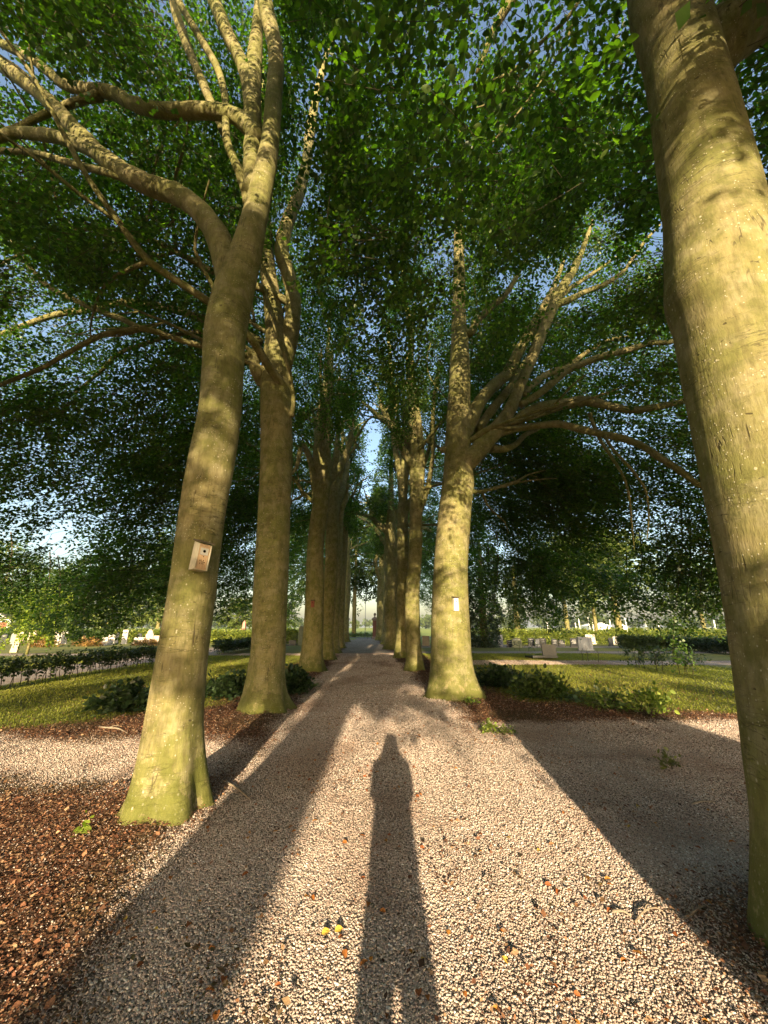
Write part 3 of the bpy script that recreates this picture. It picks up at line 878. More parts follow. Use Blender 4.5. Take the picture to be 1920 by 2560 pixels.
# ---- trees behind the photographer: trunks and crowns shade the scene, crowns cut open to place the sun
BEH = 'beech trees of the avenue behind the viewer'
def shade_keep(P, rng):
    """where the low sun, coming from behind, finds the crowns open or closed"""
    yg = P[:, 1] + P[:, 2] / math.tan(SUN_EL)
    xg = P[:, 0] + math.tan(SUN_AZ) * (P[:, 2] / math.tan(SUN_EL))
    q = np.stack([xg * 1.15, yg * .3, np.zeros_like(xg)], -1)
    q[:, 1] *= 1.0
    n = vnoise(q + 5.5) * .45 + vnoise(q * 2.3 + 1.7) * .32 + vnoise(q * 5.1 + 9.2) * .23
    near = yg < 9.2 + 1.0 * (vnoise(q * 1.7) - .5)
    th = np.full(len(P), .50)                                  # higher = more open
    th = np.where((xg > -1.6) & (xg < 1.05), np.where(yg > 25, .56, np.where(xg > .3, .50, .455)), th)
    th = np.where((xg > 1.05) & (xg < 3.3) & (yg < 34), .70, th)
    th = np.where((xg > -3.4) & (xg < -1.6), np.where((yg > 14) & (yg < 33), .41, .445), th)
    th = np.where((xg > 3.3) & (yg < 24), .66, th)
    th = np.where((xg < -3.4) & (yg < 24), .56, th)
    th = np.where(np.abs(xg) > 9, .58, th)
    th = np.where((xg > 7) & (xg < 26) & (yg > 20) & (yg < 38.5), .40, th)
    th = np.where((np.abs(xg) > 7) & (yg > 39), .66, th)
    th = np.where((xg > 3.3) & (yg < 14), .68, th)
    th = np.where((yg > 40) & (np.abs(xg) < 9), .56, th)
    th = np.where((yg > 40) & (np.abs(xg) < 3), .60, th)
    return ~near & (n > th)
for i, (x, y, r, lean, n) in enumerate([(-1.22, -4.0, .40, .0, 1500), (-1.25, -9.5, .42, -.004, 1700), (-1.2, -16, .4, 0, 1700), (-1.25, -24, .4, 0, 1500),
                                        (3.9, -3.4, .40, .10, 1300), (3.2, -8.0, .53, .13, 1700), (4.6, -14.0, .44, 0, 1700), (4.4, -23, .4, 0, 1500), (14.5, -19, .4, 0, 2200), (20.5, -17, .4, 0, 2200)]):  # last two are added unseen beeches that shade the right graves and hedges
    side = 'left' if x < 0 else 'right'
    root = tree_root('%s beech of the %s row behind the viewer, seen only by its shadow' % (['first', 'second', 'third', 'fourth'][i % 4], side) if i < 8 else
                     ['broad beech apart from the rows behind the viewer, shading the right graves', 'broad beech farthest right behind the viewer, shading the dark hedges'][i - 8], x, y, BEH)
    H = [0, .5, 1.3, 3, 5, 7, 9, 12, 16]
    trunk_mesh(root, [[x + lean * max(0, h - 3.6), y, h] for h in H], [r * 1.06, r * 1.02, r, r * .95, r * .9, r * .82, r * .55, r * .35, .05], rg(500 + i), flare=(.4, 5, .5), seg=20)
    sg = -1 if x < 0 else 1
    rng = rg(520 + i)
    P = crown_points(n * 3, (x, y), sg, 8.5, 3.6, 18, 4.2, 3.2, rng, thin=.40, Ry=5)
    P = P[shade_keep(P, rng)]
    P = P[np.linalg.norm(P - np.array([0, 0, CAM_H]), axis=1) > 6.5][:n * 2]
    build_crown(root, P, (x, y), rng, 12, 1.0, .15, twig_frac=.3, twig_r=.008)
    for k in range(3):
        a = rng.uniform(-1, 1)
        V, F = limb_with_forks((x, y, rng.uniform(5, 9) + (2.5 if y < -12 else 0)), np.array([sg * math.cos(a), math.sin(a), .6]), 6, .1, rng, 4, 7, .06)
        mk('limb', V, F, M_BARK, root, root.location, smooth=True)
# a leaning beech just out of the picture on the right, whose foot shades the lower right gravel
LB = tree_root('leaning beech beside the viewer on the right, just outside the picture', 1.88, -.35, BEH)
H = [0, .35, .8, 1.4, 2.1, 3.2, 4.6, 6.5, 9.0]
trunk_mesh(LB, [[1.88 + .26 * h + .13 * max(0, h - 1.8), -.35, h] for h in H], [.46, .44, .42, .39, .35, .25, .21, .15, .05], rg(590), flare=(.25, 5, .5), seg=24)
rng = rg(591)
P = np.array([5.2, -.6, 8.2]) + unit(rng.normal(0, 1, (260, 3))) * rng.random((260, 1)) ** .5 * np.array([2.0, 2.0, 1.6])
build_crown(LB, P[shade_keep(P, rng)], (5.0, -.5), rng, 14, .8, .09)

# surface roots spreading from the nearest trunks
for root, Rb, angs in ((r1, .40, (3.7, 5.0, .2)), (r2, .50, (3.3, 4.3, 5.2, 6.0)), (rr2, .62, (3.4, 4.2, 5.0, 5.9, .2)), (rr0, .46, (2.7, 4.3))):
    rng = rg(int(Rb * 1000))
    for a in angs:
        d = np.array([math.cos(a), math.sin(a), 0]); sd = np.array([-d[1], d[0], 0])
        Lr = rng.uniform(.25, .45) * Rb / .5; b0 = np.array([root.location.x, root.location.y, 0])
        k = np.array([0, .3, .6, 1.0])[:, None]
        Pr = b0 + d * (Rb * .62 + k * Lr) + sd * rng.normal(0, .05, (4, 1)) * k + np.array([0, 0, 1]) * np.array([.12, .05, .01, -.05])[:, None]
        V, F = tube(catmull(Pr, 5), np.interp(np.linspace(0, 1, 16), [0, .4, 1], [.10, .06, .02]), 10, .1, rng=rng)
        mk('root', V, F, M_BARK, root, root.location, smooth=True)
# ------------------------------------------------------------------ ground
def smooth(a, b, x):
    t = np.clip((x - a) / (b - a), 0, 1)
    return t * t * (3 - 2 * t)

ROW_L = lambda y: -1.88 - .054 * y
ROW_R = lambda y: 2.35 - .0575 * y
ROAD_Y0, ROAD_Y1 = 61.0, 66.5
def masks(x, y):
    """gravel, mulch, lawn shares at ground points"""
    w = (n2(x, y, .9, 1.0) - .5) * 1.1 + (n2(x, y, 3.2, 4.0) - .5) * .55
    xc = (ROW_L(y) + ROW_R(y)) / 2
    hw = np.interp(y, [0, 6, 12, 20, 40, 60], [1.35, 1.7, 1.75, 1.65, 1.7, 1.8])
    g = 1 - smooth(-.28, .35, np.abs(x - xc) - hw + w * .55)
    # crossing: gravel runs off to both sides in front of the second trees
    yr = 7.55 - .0 * x
    g2 = smooth(1.0, 1.5, x) * (1 - smooth(-.3, .35, y - yr + w * .5))
    g2 = g2 * (1 - .75 * smooth(.1, .6, .95 - np.hypot(x - 2.3, (y - 2.3) * .9) + w * .4))
    yl0, yl1 = 4.75 + .05 * (x + 3), 6.55 - .03 * (x + 3)
    g3 = (1 - smooth(-2.2, -1.3, x)) * smooth(-.45, .35, y - yl0 + w * .6) * (1 - smooth(-.35, .4, y - yl1 + w * .6))
    # thin strips between the graves, and the side path along the hedge
    sp = np.zeros_like(x)
    for a, b_ in ((18.2, 20.6), (26.0, 28.4), (33.2, 36.0)):
        sp = np.maximum(sp, (x > 3.0 - .06 * (y - 10)) * smooth(a - .25, a + .25, y + w * .3) * (1 - smooth(b_ - .25, b_ + .25, y + w * .3)))
    sp = np.maximum(sp, (x < -2.9 - .05 * (y - 8)) * smooth(23.6, 24.1, y + w * .3) * (1 - smooth(25.8, 26.3, y + w * .3)))
    sp = np.maximum(sp, smooth(-14.2, -13.8, x + w * .3) * (1 - smooth(-11.2, -10.9, x + w * .3)) * (y < 40))
    g = np.maximum(np.maximum(g, g2), np.maximum(g3, sp))
    g = np.where(y > ROAD_Y0 - .4, 0, g)
    # mulch beds along the rows and beside the crossing
    dl = np.abs(x - ROW_L(y)); dr = np.abs(x - ROW_R(y))
    bed = 1 - smooth(-.3, .5, np.minimum(dl, dr) - 1.0 + w * .6)
    bl = (x < 0) * (1 - smooth(-.35, .5, y - (9.3 + .75 * (x + 3.0).clip(-5, 1)) + w * .8))
    br = (x > 0) * (1 - smooth(-.35, .5, y - (9.6 - .33 * (x - 2.5).clip(-1, 6)) + w * .8))
    m = np.clip(np.maximum(np.maximum(bed * (y < 60), bl), br), 0, 1)
    lawn = (1 - g) * (1 - m)
    return g, (1 - g) * m, lawn

def axis(*segs):
    out = []
    for a, b_, s in segs:
        out.append(np.arange(a, b_ - 1e-6, s))
    return np.concatenate(out + [[segs[-1][1]]])
xs = axis((-2400, -400, 400), (-400, -100, 60), (-100, -40, 10), (-40, -16, 1.0), (-16, -9, .3), (-9, 9, .1), (9, 30, .4), (30, 60, 2), (60, 120, 10), (120, 400, 70), (400, 2400, 400))
ys = axis((-120, -20, 20), (-20, 0, 1.0), (0, 1.2, .3), (1.2, 11, .1), (11, 22, .2), (22, 41, .4), (41, 61, 1.0), (61, 66.5, 5.5), (66.5, 80, 4.5), (80, 160, 20), (160, 400, 80), (400, 3200, 700))
GX, GY = np.meshgrid(xs, ys)
gm, mm, lm = masks(GX, GY)
near = np.clip(1.4 - np.hypot(GX, GY) / 30, 0, 1)
GZ = ((n2(GX, GY, .45, 2) - .5) * .05 + (n2(GX, GY, 2.1, 7) - .5) * .016 + mm * .03 * n2(GX, GY, 1.3, 5)) * near
for tx, ty, ta in [(r1.location.x, r1.location.y, .05), (r2.location.x, r2.location.y, .05), (rr2.location.x, rr2.location.y, .05), (rr0.location.x, rr0.location.y, .06)]:
    GZ = GZ + ta * np.exp(-((GX - tx) ** 2 + (GY - ty) ** 2) / .55)
def ground_z(x, y):
    x = np.asarray(x, float); y = np.asarray(y, float)
    i = np.clip(np.searchsorted(xs, x) - 1, 0, len(xs) - 2); j = np.clip(np.searchsorted(ys, y) - 1, 0, len(ys) - 2)
    fx = (x - xs[i]) / (xs[i + 1] - xs[i]); fy = (y - ys[j]) / (ys[j + 1] - ys[j])
    return GZ[j, i] * (1 - fx) * (1 - fy) + GZ[j, i + 1] * fx * (1 - fy) + GZ[j + 1, i] * (1 - fx) * fy + GZ[j + 1, i + 1] * fx * fy
nx, ny = len(xs), len(ys)
VID = np.arange(nx * ny).reshape(ny, nx)
QF = np.stack([VID[:-1, :-1], VID[:-1, 1:], VID[1:, 1:], VID[1:, :-1]], -1).reshape(-1, 4)
fcx = ((GX[:-1, :-1] + GX[1:, 1:]) / 2).ravel(); fcy = ((GY[:-1, :-1] + GY[1:, 1:]) / 2).ravel()
fg = gm[:-1, :-1].ravel(); fm = mm[:-1, :-1].ravel(); fl = lm[:-1, :-1].ravel()
road_c = (fcy > ROAD_Y0) & (fcy < ROAD_Y1)
field_c = ~road_c & ((fcy > ROAD_Y1) | ((fcx > 4) & (fcy > 41)) | (fcx > 60) | (fcx < -60) | ((fcx < -4) & (fcy > 54)))
rest = ~road_c & ~field_c
GV = np.stack([GX, GY, GZ], -1).reshape(-1, 3)
GC = np.stack([gm, mm, lm], -1).reshape(-1, 3)
tf = NT('field_grass')
pf = tf.pos()
cf = tf.ramp(tf.noise(tf.pos((.02, .12, 1)), 3, 4), [(.3, (.20, .24, .045)), (.7, (.30, .33, .07))])
M_FIELD = tf.fin(tf.mix(tf.ramp(tf.noise(pf, 9, 4), [(.35, .4), (.6, 0.0)]), cf, (.12, .15, .03)), .9, spec=.1)
M_ROAD = simple('asphalt', (.075, .078, .082), .2, 40, .85, .3)
def sub(name, sel, mat, col=None):
    F = QF[sel]
    u, inv = np.unique(F, return_inverse=True)
    return tag(mk(name, GV[u], inv.reshape(-1, 4), mat, col=None if col is None else col[u], smooth=True), kind='structure')
sub('gravel_path', rest & (fg >= fm) & (fg >= fl), M_GROUND, GC)
sub('mulch_bed', rest & (fm > fg) & (fm >= fl), M_GROUND, GC)
sub('lawn', rest & (fl > fg) & (fl > fm), M_GROUND, GC)
sub('road', road_c, M_ROAD)
sub('field', field_c, M_FIELD)

# ---- loose stones of the gravel: three pebble shapes, scattered
def ico():
    p = (1 + 5 ** .5) / 2
    v = np.array([(-1, p, 0), (1, p, 0), (-1, -p, 0), (1, -p, 0), (0, -1, p), (0, 1, p), (0, -1, -p), (0, 1, -p), (p, 0, -1), (p, 0, 1), (-p, 0, -1), (-p, 0, 1)], float)
    v /= np.linalg.norm(v[0])
    f = np.array([(0, 11, 5), (0, 5, 1), (0, 1, 7), (0, 7, 10), (0, 10, 11), (1, 5, 9), (5, 11, 4), (11, 10, 2), (10, 7, 6), (7, 1, 8), (3, 9, 4), (3, 4, 2), (3, 2, 6), (3, 6, 8), (3, 8, 9), (4, 9, 5), (2, 4, 11), (6, 2, 10), (8, 6, 7), (9, 8, 1)])
    return v, f
def scatter_pts(n, area, rng, dens):
    """points by rejection with density dens(x,y) in 0..1"""
    out = []; got = 0
    while got < n:
        x = rng.uniform(area[0], area[1], n * 2); y = area[2] + (area[3] - area[2]) * rng.random(n * 2) ** 1.5
        k = rng.random(n * 2) < dens(x, y)
        px, py, fwd = project(np.stack([x, y, np.zeros_like(x)], -1))
        k &= (px > -200) & (px < 2120) & (py < 2700)
        out.append(np.stack([x[k], y[k]], -1)); got += k.sum()
    return np.vstack(out)[:n]
rng = rg(900)
pal = np.array([(.48, .39, .32), (.55, .48, .41), (.44, .33, .27), (.39, .285, .23), (.32, .26, .215), (.45, .355, .275), (.25, .20, .165), (.64, .60, .54)])
def oct_():
    v = np.array([(1, 0, 0), (-1, 0, 0), (0, 1, 0), (0, -1, 0), (0, 0, 1), (0, 0, -1)], float)
    return v * 1.15, np.array([(0, 2, 4), (2, 1, 4), (1, 3, 4), (3, 0, 4), (2, 0, 5), (1, 2, 5), (3, 1, 5), (0, 3, 5)])
def pebbles(n, area, s0, tmpl, fade_out=None, fade_in=None):
    iv, if_ = tmpl
    m = len(iv)
    def dn(x, y):
        fade = 1.0
        if fade_out: fade = fade * (1 - smooth(*fade_out, y))
        if fade_in: fade = fade * smooth(*fade_in, y)
        g, mu, l = masks(x, y)
        return np.clip(g + .07 * mu, 0, 1) * (.6 + .4 * n2(x, y, 2.0, 9)) * fade
    pp = scatter_pts(n, area, rng, dn)
    s = np.exp(np.clip(rng.normal(math.log(s0), .38, n), None, math.log(s0 * 1.9))) * (1 + .35 * (n2(pp[:, 0], pp[:, 1], .7, 21) - .5))
    sc = np.stack([s * rng.uniform(.9, 1.45, n), s * rng.uniform(.8, 1.1, n), s * rng.uniform(.55, .85, n)], -1)
    a = rng.uniform(0, 6.283, n); tl = rng.normal(0, .35, n)
    q = iv[None] * (1 + rng.normal(0, .1, (n, m, 1))) * sc[:, None]
    q = np.stack([q[..., 0] * np.cos(tl)[:, None] - q[..., 2] * np.sin(tl)[:, None], q[..., 1], q[..., 0] * np.sin(tl)[:, None] + q[..., 2] * np.cos(tl)[:, None]], -1)
    q = np.stack([q[..., 0] * np.cos(a)[:, None] - q[..., 1] * np.sin(a)[:, None], q[..., 0] * np.sin(a)[:, None] + q[..., 1] * np.cos(a)[:, None], q[..., 2]], -1)
    q = q + np.stack([pp[:, 0], pp[:, 1], ground_z(pp[:, 0], pp[:, 1]) + s * rng.uniform(.1, .65, n)], -1)[:, None]
    pc = pal[rng.choice(len(pal), n, p=[.2, .12, .18, .15, .11, .15, .06, .03])] * rng.uniform(.85, 1.12, (n, 1))
    br = smooth(.5, .72, n2(pp[:, 0], pp[:, 1] * .6, 1.1, 31) * .7 + .3 * n2(pp[:, 0], pp[:, 1], 4.0, 37))[:, None] * .5
    pc = pc * (1 - br) + np.array([(.20, .12, .08)]) * br
    pc = pc * np.array([1.07, 1.08, 1.12])
    return q.reshape(-1, 3), (if_[None] + (np.arange(n) * m)[:, None, None]).reshape(-1, 3), np.repeat(pc, m, 0)
PB = [pebbles(120000, (-3.2, 4.2, 1.7, 4.2), .0040, ico(), (3.0, 4.2), None), pebbles(230000, (-7, 9, 2.9, 9.5), .0046, oct_(), (7.5, 9.5), (2.9, 4.2)), pebbles(110000, (-9, 11, 7.0, 26), .0088, oct_(), None, (7.0, 9.5))]
off = np.cumsum([0] + [len(a_[0]) for a_ in PB])
A = [np.vstack([a_[0] for a_ in PB]), np.vstack([a_[1] + o_ for a_, o_ in zip(PB, off)]), np.vstack([a_[2] for a_ in PB])]
tag(mk('gravel_stones', A[0], A[1], M_PEBBLE, col=A[2], smooth=True), 'loose pale and tan pebbles covering the avenue and crossing', 'gravel', kind='stuff')

# ---- leaf litter and wood chips on the beds, a thin sprinkling on the gravel
NL = 330000
def dl_(x, y):
    g, m, l = masks(x, y)
    return np.clip(m * .9 + g * np.interp(y, [7, 12], [1, .45]) * (.02 + .10 * (n2(x, y, 1.4, 13) > .64)) + l * .03, 0, 1)
pl = scatter_pts(NL, (-8, 9, 1.7, 24), rng, dl_)
th = rng.uniform(0, 6.283, NL)
D = np.stack([np.cos(th), np.sin(th), rng.normal(0, .25, NL)], -1)
Nn = np.stack([rng.normal(0, .4, NL), rng.normal(0, .4, NL), np.ones(NL)], -1)
Pp = np.stack([pl[:, 0], pl[:, 1], ground_z(pl[:, 0], pl[:, 1]) + rng.uniform(.008, .035, NL)], -1)
lpal = np.array([(.135, .056, .031), (.19, .084, .045), (.26, .125, .066), (.085, .04, .024), (.36, .22, .125), (.05, .03, .02)])
lc = lpal[rng.integers(0, 6, NL)] * rng.uniform(.75, 1.2, (NL, 1))
mg = smooth(.5, .66, n2(pl[:, 0], pl[:, 1], 1.2, 41))[:, None] * rng.random((NL, 1)) * .8
lc = lc * (1 - mg) + np.array([(.05, .05, .018)]) * mg
V, F, C = leaves(Pp, D, Nn, .0105 * np.exp(rng.normal(0, .5, NL)) * (1 + .05 * pl[:, 1]), lc, (np.array([[0, 0, 0], [.4, .34, .12], [1, 0, .1], [.4, -.34, .12]]), LEAF4[1]))
tag(mk('leaf_litter', V, F, M_LITTER, col=C), 'reddish brown leaf litter and bark chips on the beds', 'leaf litter', kind='stuff')

# fallen leaves of this autumn on the gravel: orange, rust, a few yellow
NF = 330
pf_ = scatter_pts(NF, (-2.2, 3.2, 1.9, 8.5), rng, lambda x, y: masks(x, y)[0] * .9)
th = rng.uniform(0, 6.283, NF)
D = np.stack([np.cos(th), np.sin(th), rng.normal(.02, .12, NF)], -1); Nn = np.stack([rng.normal(0, .28, NF), rng.normal(0, .28, NF), np.ones(NF)], -1)
Pp = np.stack([pf_[:, 0], pf_[:, 1], ground_z(pf_[:, 0], pf_[:, 1]) + .012], -1)
fp = np.array([(.36, .13, .03), (.42, .19, .04), (.28, .09, .03), (.5, .33, .06), (.30, .15, .07)])
fc = fp[rng.choice(5, NF, p=[.3, .22, .28, .06, .14])] * rng.uniform(.75, 1.15, (NF, 1))
CURL = (LEAF6[0] * np.array([1, 1, 3.2]) + np.array([0, 0, .0]), LEAF6[1])
V, F, C = leaves(Pp, D, Nn, .040 * rng.uniform(.5, 1.25, NF), fc, CURL)
tag(mk('fallen_leaves', V, F, M_LITTER, col=C), 'orange and rust fallen beech leaves sprinkled over the gravel', 'fallen leaves', kind='stuff')
for (px, py), lab in [((803, 2345), 'yellow fallen leaf on the gravel, the left one of a close pair'), ((836, 2338), 'yellow fallen leaf standing on edge, the right one of a close pair')]:
    p = on_ground(px, py)
    V, F, C = leaves(np.array([[0, 0, .012]]), np.array([[.8, .35, .08]]), np.array([[.1, -.45, .9]]), np.array([.05]), np.array([[.42, .28, .045]]), CURL)
    o = mk('yellow_leaf', V, F, M_LITTER, col=C)
    o.location = (p[0], p[1], float(ground_z(p[0], p[1])))
    tag(o, lab, 'leaf', 'yellow leaves lying on the gravel')

# ---- grass
rng = rg(910)
NG = 110000
pg = scatter_pts(NG, (-16, 14, 6, 26), rng, lambda x, y: masks(x, y)[2])
hgt = rng.uniform(.02, .05, NG) * (1 + .25 * (pg[:, 1] > 14))
th = rng.uniform(0, 6.283, NG)
dx, dy = np.cos(th), np.sin(th)
w_ = .006 + .0006 * pg[:, 1]
z0 = ground_z(pg[:, 0], pg[:, 1])
lx, ly = rng.normal(0, .5, NG) * hgt, rng.normal(0, .5, NG) * hgt
V = np.stack([np.stack([pg[:, 0] - dx * w_, pg[:, 1] - dy * w_, z0 - .005], -1), np.stack([pg[:, 0] + dx * w_, pg[:, 1] + dy * w_, z0 - .005], -1), np.stack([pg[:, 0] + lx, pg[:, 1] + ly, z0 + hgt], -1)], 1).reshape(-1, 3)
gc = np.array([(.135, .15, .024)]) * rng.uniform(.7, 1.5, (NG, 1)) + np.array([(.08, .06, .015)]) * (n2(pg[:, 0], pg[:, 1], .5, 3)[:, None] > .52) * rng.random((NG, 1))
tag(mk('grass', V, np.arange(NG * 3).reshape(-1, 3), M_GRASS, col=np.repeat(gc, 3, 0)), 'short mown grass blades of the lawns', 'grass', kind='stuff')
# ------------------------------------------------------------------ nest boxes
M_PINE = simple('weathered_pine', (.46, .31, .18), .25, 14, .75, .25, .3, (6, 6, 1))
M_PALEWOOD = simple('pale_wood', (.55, .49, .36), .2, 14, .75, .25, .3, (6, 6, 1))
M_DARKWOOD = simple('dark_roof_board', (.09, .07, .045), .3, 14, .8, .25, .3, (3, 6, 1))
M_ZINC = simple('zinc_plate', (.42, .40, .35), .15, 20, .6, .4, .1)
M_HOLE = simple('dark_hole', (.006, .005, .004), .1, 5, .9, .0, 0)
M_RED = simple('red_brown_paint', (.24, .07, .045), .25, 14, .7, .3, .2)
M_WHITE = simple('white_paint', (.78, .77, .72), .08, 14, .6, .3, .1)
def nest_box(label, px, py, Y, w, h, mats, rz, tilt=0.0, dots=False, plate=True):
    front, side, roofm = mats
    c = at_depth(px, py, Y)
    r = thing('nest_box', label, 'nest box', tuple(c), group='nest boxes on the avenue trunks', rot=(0, tilt, rz))
    d = w * .85
    m = MB(); m.box((0, d, 0), (w * .96, .012, h)); m.box((0, d * .5, -h / 2 + .006), (w * .9, d * .96, .012)); m.build('back_board', side, r)
    for sgn in (-1, 1):
        m = MB(); m.prism([(0, -h / 2), (d - .004, -h / 2), (d - .004, h / 2 + .03), (0, h / 2 - .004)], -.007, .007)
        o = m.build('side_board', side, r, loc=(sgn * (w / 2 - .007), 0, 0), rot=(0, 0, math.pi / 2))
    m = MB(); m.box((0, .008, 0), (w - .034, .014, h - .006), bev=.002); fo = m.build('front_board', front, r)
    m = MB()
    V = [(-w * .6, -.028, h / 2 + .002), (w * .6, -.028, h / 2 + .002), (w * .6, d + .01, h / 2 + .042), (-w * .6, d + .01, h / 2 + .042)]
    V += [(x, y, z + .016) for x, y, z in V]
    m.add(V, [(3, 2, 1, 0), (4, 5, 6, 7), (0, 1, 5, 4), (1, 2, 6, 5), (2, 3, 7, 6), (3, 0, 4, 7)]); m.build('roof_board', roofm, r)
    if plate:
        m = MB(); m.box((0, -.0015, h * .2), (w * .58, .004, h * .27), bev=.001); m.build('hole_plate', M_ZINC, fo)
    def disc(x, z, rad, y, name):
        m = MB(); n = 18
        m.add([(x + rad * math.cos(k * 6.2832 / n), y, z + rad * math.sin(k * 6.2832 / n)) for k in range(n)] + [(x + rad * math.cos(k * 6.2832 / n), y + .003, z + rad * math.sin(k * 6.2832 / n)) for k in range(n)],
              [tuple(range(n - 1, -1, -1))] + [(k, (k + 1) % n, n + (k + 1) % n, n + k) for k in range(n)])
        m.build(name, M_HOLE, fo)
    disc(0, h * .21, w * .105, -.0065, 'entrance_hole')
    if dots:
        for k, (x, z) in enumerate([(-.030, -.15), (-.014, -.14), (.012, -.14), (-.004, -.2), (.012, -.2), (-.024, -.26), (.0, -.265), (.016, -.265), (.028, -.205), (.002, .01)]):
            disc(x * w / .16, z * h, .0042, -.0018, 'drilled_hole')
    return r
nest_box('raw wooden nest box with zinc hole plate and drilled dots on the nearest left trunk', 508, 1392, 4.12 - .335, .135, .262, (M_PINE, M_PALEWOOD, M_DARKWOOD), .86, .075, True)
nest_box('pale nest box with a small hole on the stout right trunk', 1141, 1511, 10.1 - .50, .135, .30, (M_WHITE, M_PALEWOOD, M_DARKWOOD), .32, 0, False, False)
nest_box('red brown nest box on the bulging third trunk of the left row', 781, 1510, 15.6 - .42, .12, .24, (M_RED, M_RED, M_DARKWOOD), -.1, 0, False, False)
nest_box('small white nest box on the black left trunk', 843, 1549, 32.5 - .5, .16, .34, (M_WHITE, M_WHITE, M_DARKWOOD), .1, 0, False, False)
nest_box('nest box seen edge on beside the forked right trunk', 1012, 1541, 22.0 - .30, .16, .34, (M_WHITE, M_PALEWOOD, M_DARKWOOD), .5, 0, False, False)
nest_box('tiny nest box on the straight right trunk far down the avenue', 963, 1549, 40.0 - .5, .17, .40, (M_PALEWOOD, M_PALEWOOD, M_DARKWOOD), .1, 0, False, False)

# ------------------------------------------------------------------ gravestones
def stone(name, base, var=.3, scale=5, rough=.7, spec=.3):
    t = NT(name)
    p = t.pos(obj=True)
    a = t.noise(p, scale, 6, .65); b_ = t.noise(t.pos((1, 1, .35), obj=True), scale * 2.2, 5, .6)
    B = np.array(base)
    c = t.ramp(a, [(.3, tuple(B * (1 - var))), (.7, tuple(np.minimum(B * (1 + var), .85)))])
    c = t.mix(t.ramp(b_, [(.5, 0.0), (.75, .5)]), c, tuple(B * .5 + np.array([.02, .03, .0])))
    return t.fin(c, rough, t.bump(a, .3, .01), spec)
S_SAND = stone('weathered_sandstone', (.42, .33, .26))
S_PALE = stone('pale_limestone', (.46, .42, .36), .15)
S_GREY = stone('grey_stone', (.19, .195, .20), .2)
S_DARK = stone('dark_granite', (.04, .042, .046), .25, 30, .25, .5)
S_MOSS = stone('mossy_stone', (.17, .18, .11), .25)
S_PINK = stone('pink_granite', (.40, .19, .14), .2, 20)
M_INS = simple('faded_lettering', (.55, .54, .5), .1, 20, .8)
def outline(kind, w, h):
    a = w / 2
    if kind == 'arch':
        return [(-a, 0), (a, 0), (a, h - a * .6)] + [(a * math.cos(t), h - a * .6 + a * .6 * math.sin(t)) for t in np.linspace(.2, math.pi - .2, 9)] + [(-a, h - a * .6)]
    if kind == 'round':
        return [(-a, 0), (a, 0), (a, h - a)] + [(a * math.cos(t), h - a + a * math.sin(t)) for t in np.linspace(.2, math.pi - .2, 11)] + [(-a, h - a)]
    if kind == 'shoulder':
        return [(-a, 0), (a, 0), (a, h * .66), (a * .72, h * .72), (a * .66, h * .86)] + [(a * .5 * math.cos(t), h * .86 + h * .14 * math.sin(t)) for t in np.linspace(.3, math.pi - .3, 7)] + [(-a * .66, h * .86), (-a * .72, h * .72), (-a, h * .66)]
    if kind == 'slant':
        return [(-a, 0), (a, 0), (a, h * .86), (a * .1, h), (-a, h * .95)]
    if kind == 'peak':
        return [(-a, 0), (a, 0), (a, h * .82), (0, h), (-a, h * .82)]
    return [(-a, 0), (a, 0), (a, h * .985), (a * .96, h), (-a * .96, h), (-a, h * .985)]
GR = 'gravestones of the churchyard'
def grave(label, x0, x1, yt, yb, mat, kind='flat', ins=0, lean=0.0, back=0.0, kerb=None, plinth=True, Y=None, rz=0.0, depth=.11):
    g = on_ground((x0 + x1) / 2, yb)
    if Y is not None: g = at_depth((x0 + x1) / 2, yb, Y); g[2] = 0
    fwd = CP * g[1] - SP * CAM_H
    w = (x1 - x0) * fwd / F_PX; h = (yb - yt) * fwd / F_PX
    r = thing('gravestone', label, 'gravestone', (g[0], g[1], float(ground_z(g[0], g[1]))), group=GR, rot=(back, lean, rz))
    m = MB(); m.prism([(x, z - (.15 if z == 0 else 0)) for x, z in outline(kind, w, h)], -depth / 2, depth / 2); so = m.build('headstone', mat, r)
    if plinth:
        m = MB(); m.box((0, 0, .01), (w * 1.12, depth * 2.2, .16), bev=.01); m.build('plinth', mat, r)
    if ins:
        m = MB()
        rr = random.Random(int(x0))
        for k in range(ins):
            m.box((rr.uniform(-.03, .03), -depth / 2 - .002, h * (.78 - .5 * k / max(ins, 1))), (w * rr.uniform(.45, .75), .004, h * .045))
        m.build('inscription', M_INS, so)
    if kerb:
        m = MB(); m.box((kerb[0], -kerb[2] / 2 - depth, .05), (kerb[1], kerb[2], .12), bev=.01); m.build('ledger', mat, r)
    return r
# right side
grave('mossy grey headstone with shouldered top beside the ivy covered trunk', 1183, 1210, 1590, 1614, S_MOSS, 'shoulder')
grave('wide grey headstone with a dark slab before it', 1224, 1258, 1588, 1615, S_GREY, 'flat', 3, kerb=(.1, 1.6, 1.0))
grave('low dark granite headstone left of the wispy saplings', 1268, 1284, 1601, 1618, S_DARK, 'flat', 2)
grave('mossy headstone behind the wispy saplings', 1281, 1305, 1595, 1619, S_MOSS, 'arch', 1)
grave('small dark headstone with pale lettering, left of the grey and black pair', 1321, 1337, 1596, 1615, S_DARK, 'flat', 2)
grave('plain grey half of the grey and black headstone pair', 1339, 1349, 1598, 1616, S_GREY, 'flat')
grave('black half of the grey and black headstone pair, with lettering', 1350, 1366, 1596, 1616, S_DARK, 'flat', 2)
grave('dark headstone with rounded top, left of two low black ones', 1380, 1395, 1598, 1617, S_DARK, 'arch', 3)
grave('low black headstone right of the round topped dark one', 1397, 1413, 1600, 1617, S_DARK, 'flat', 3)
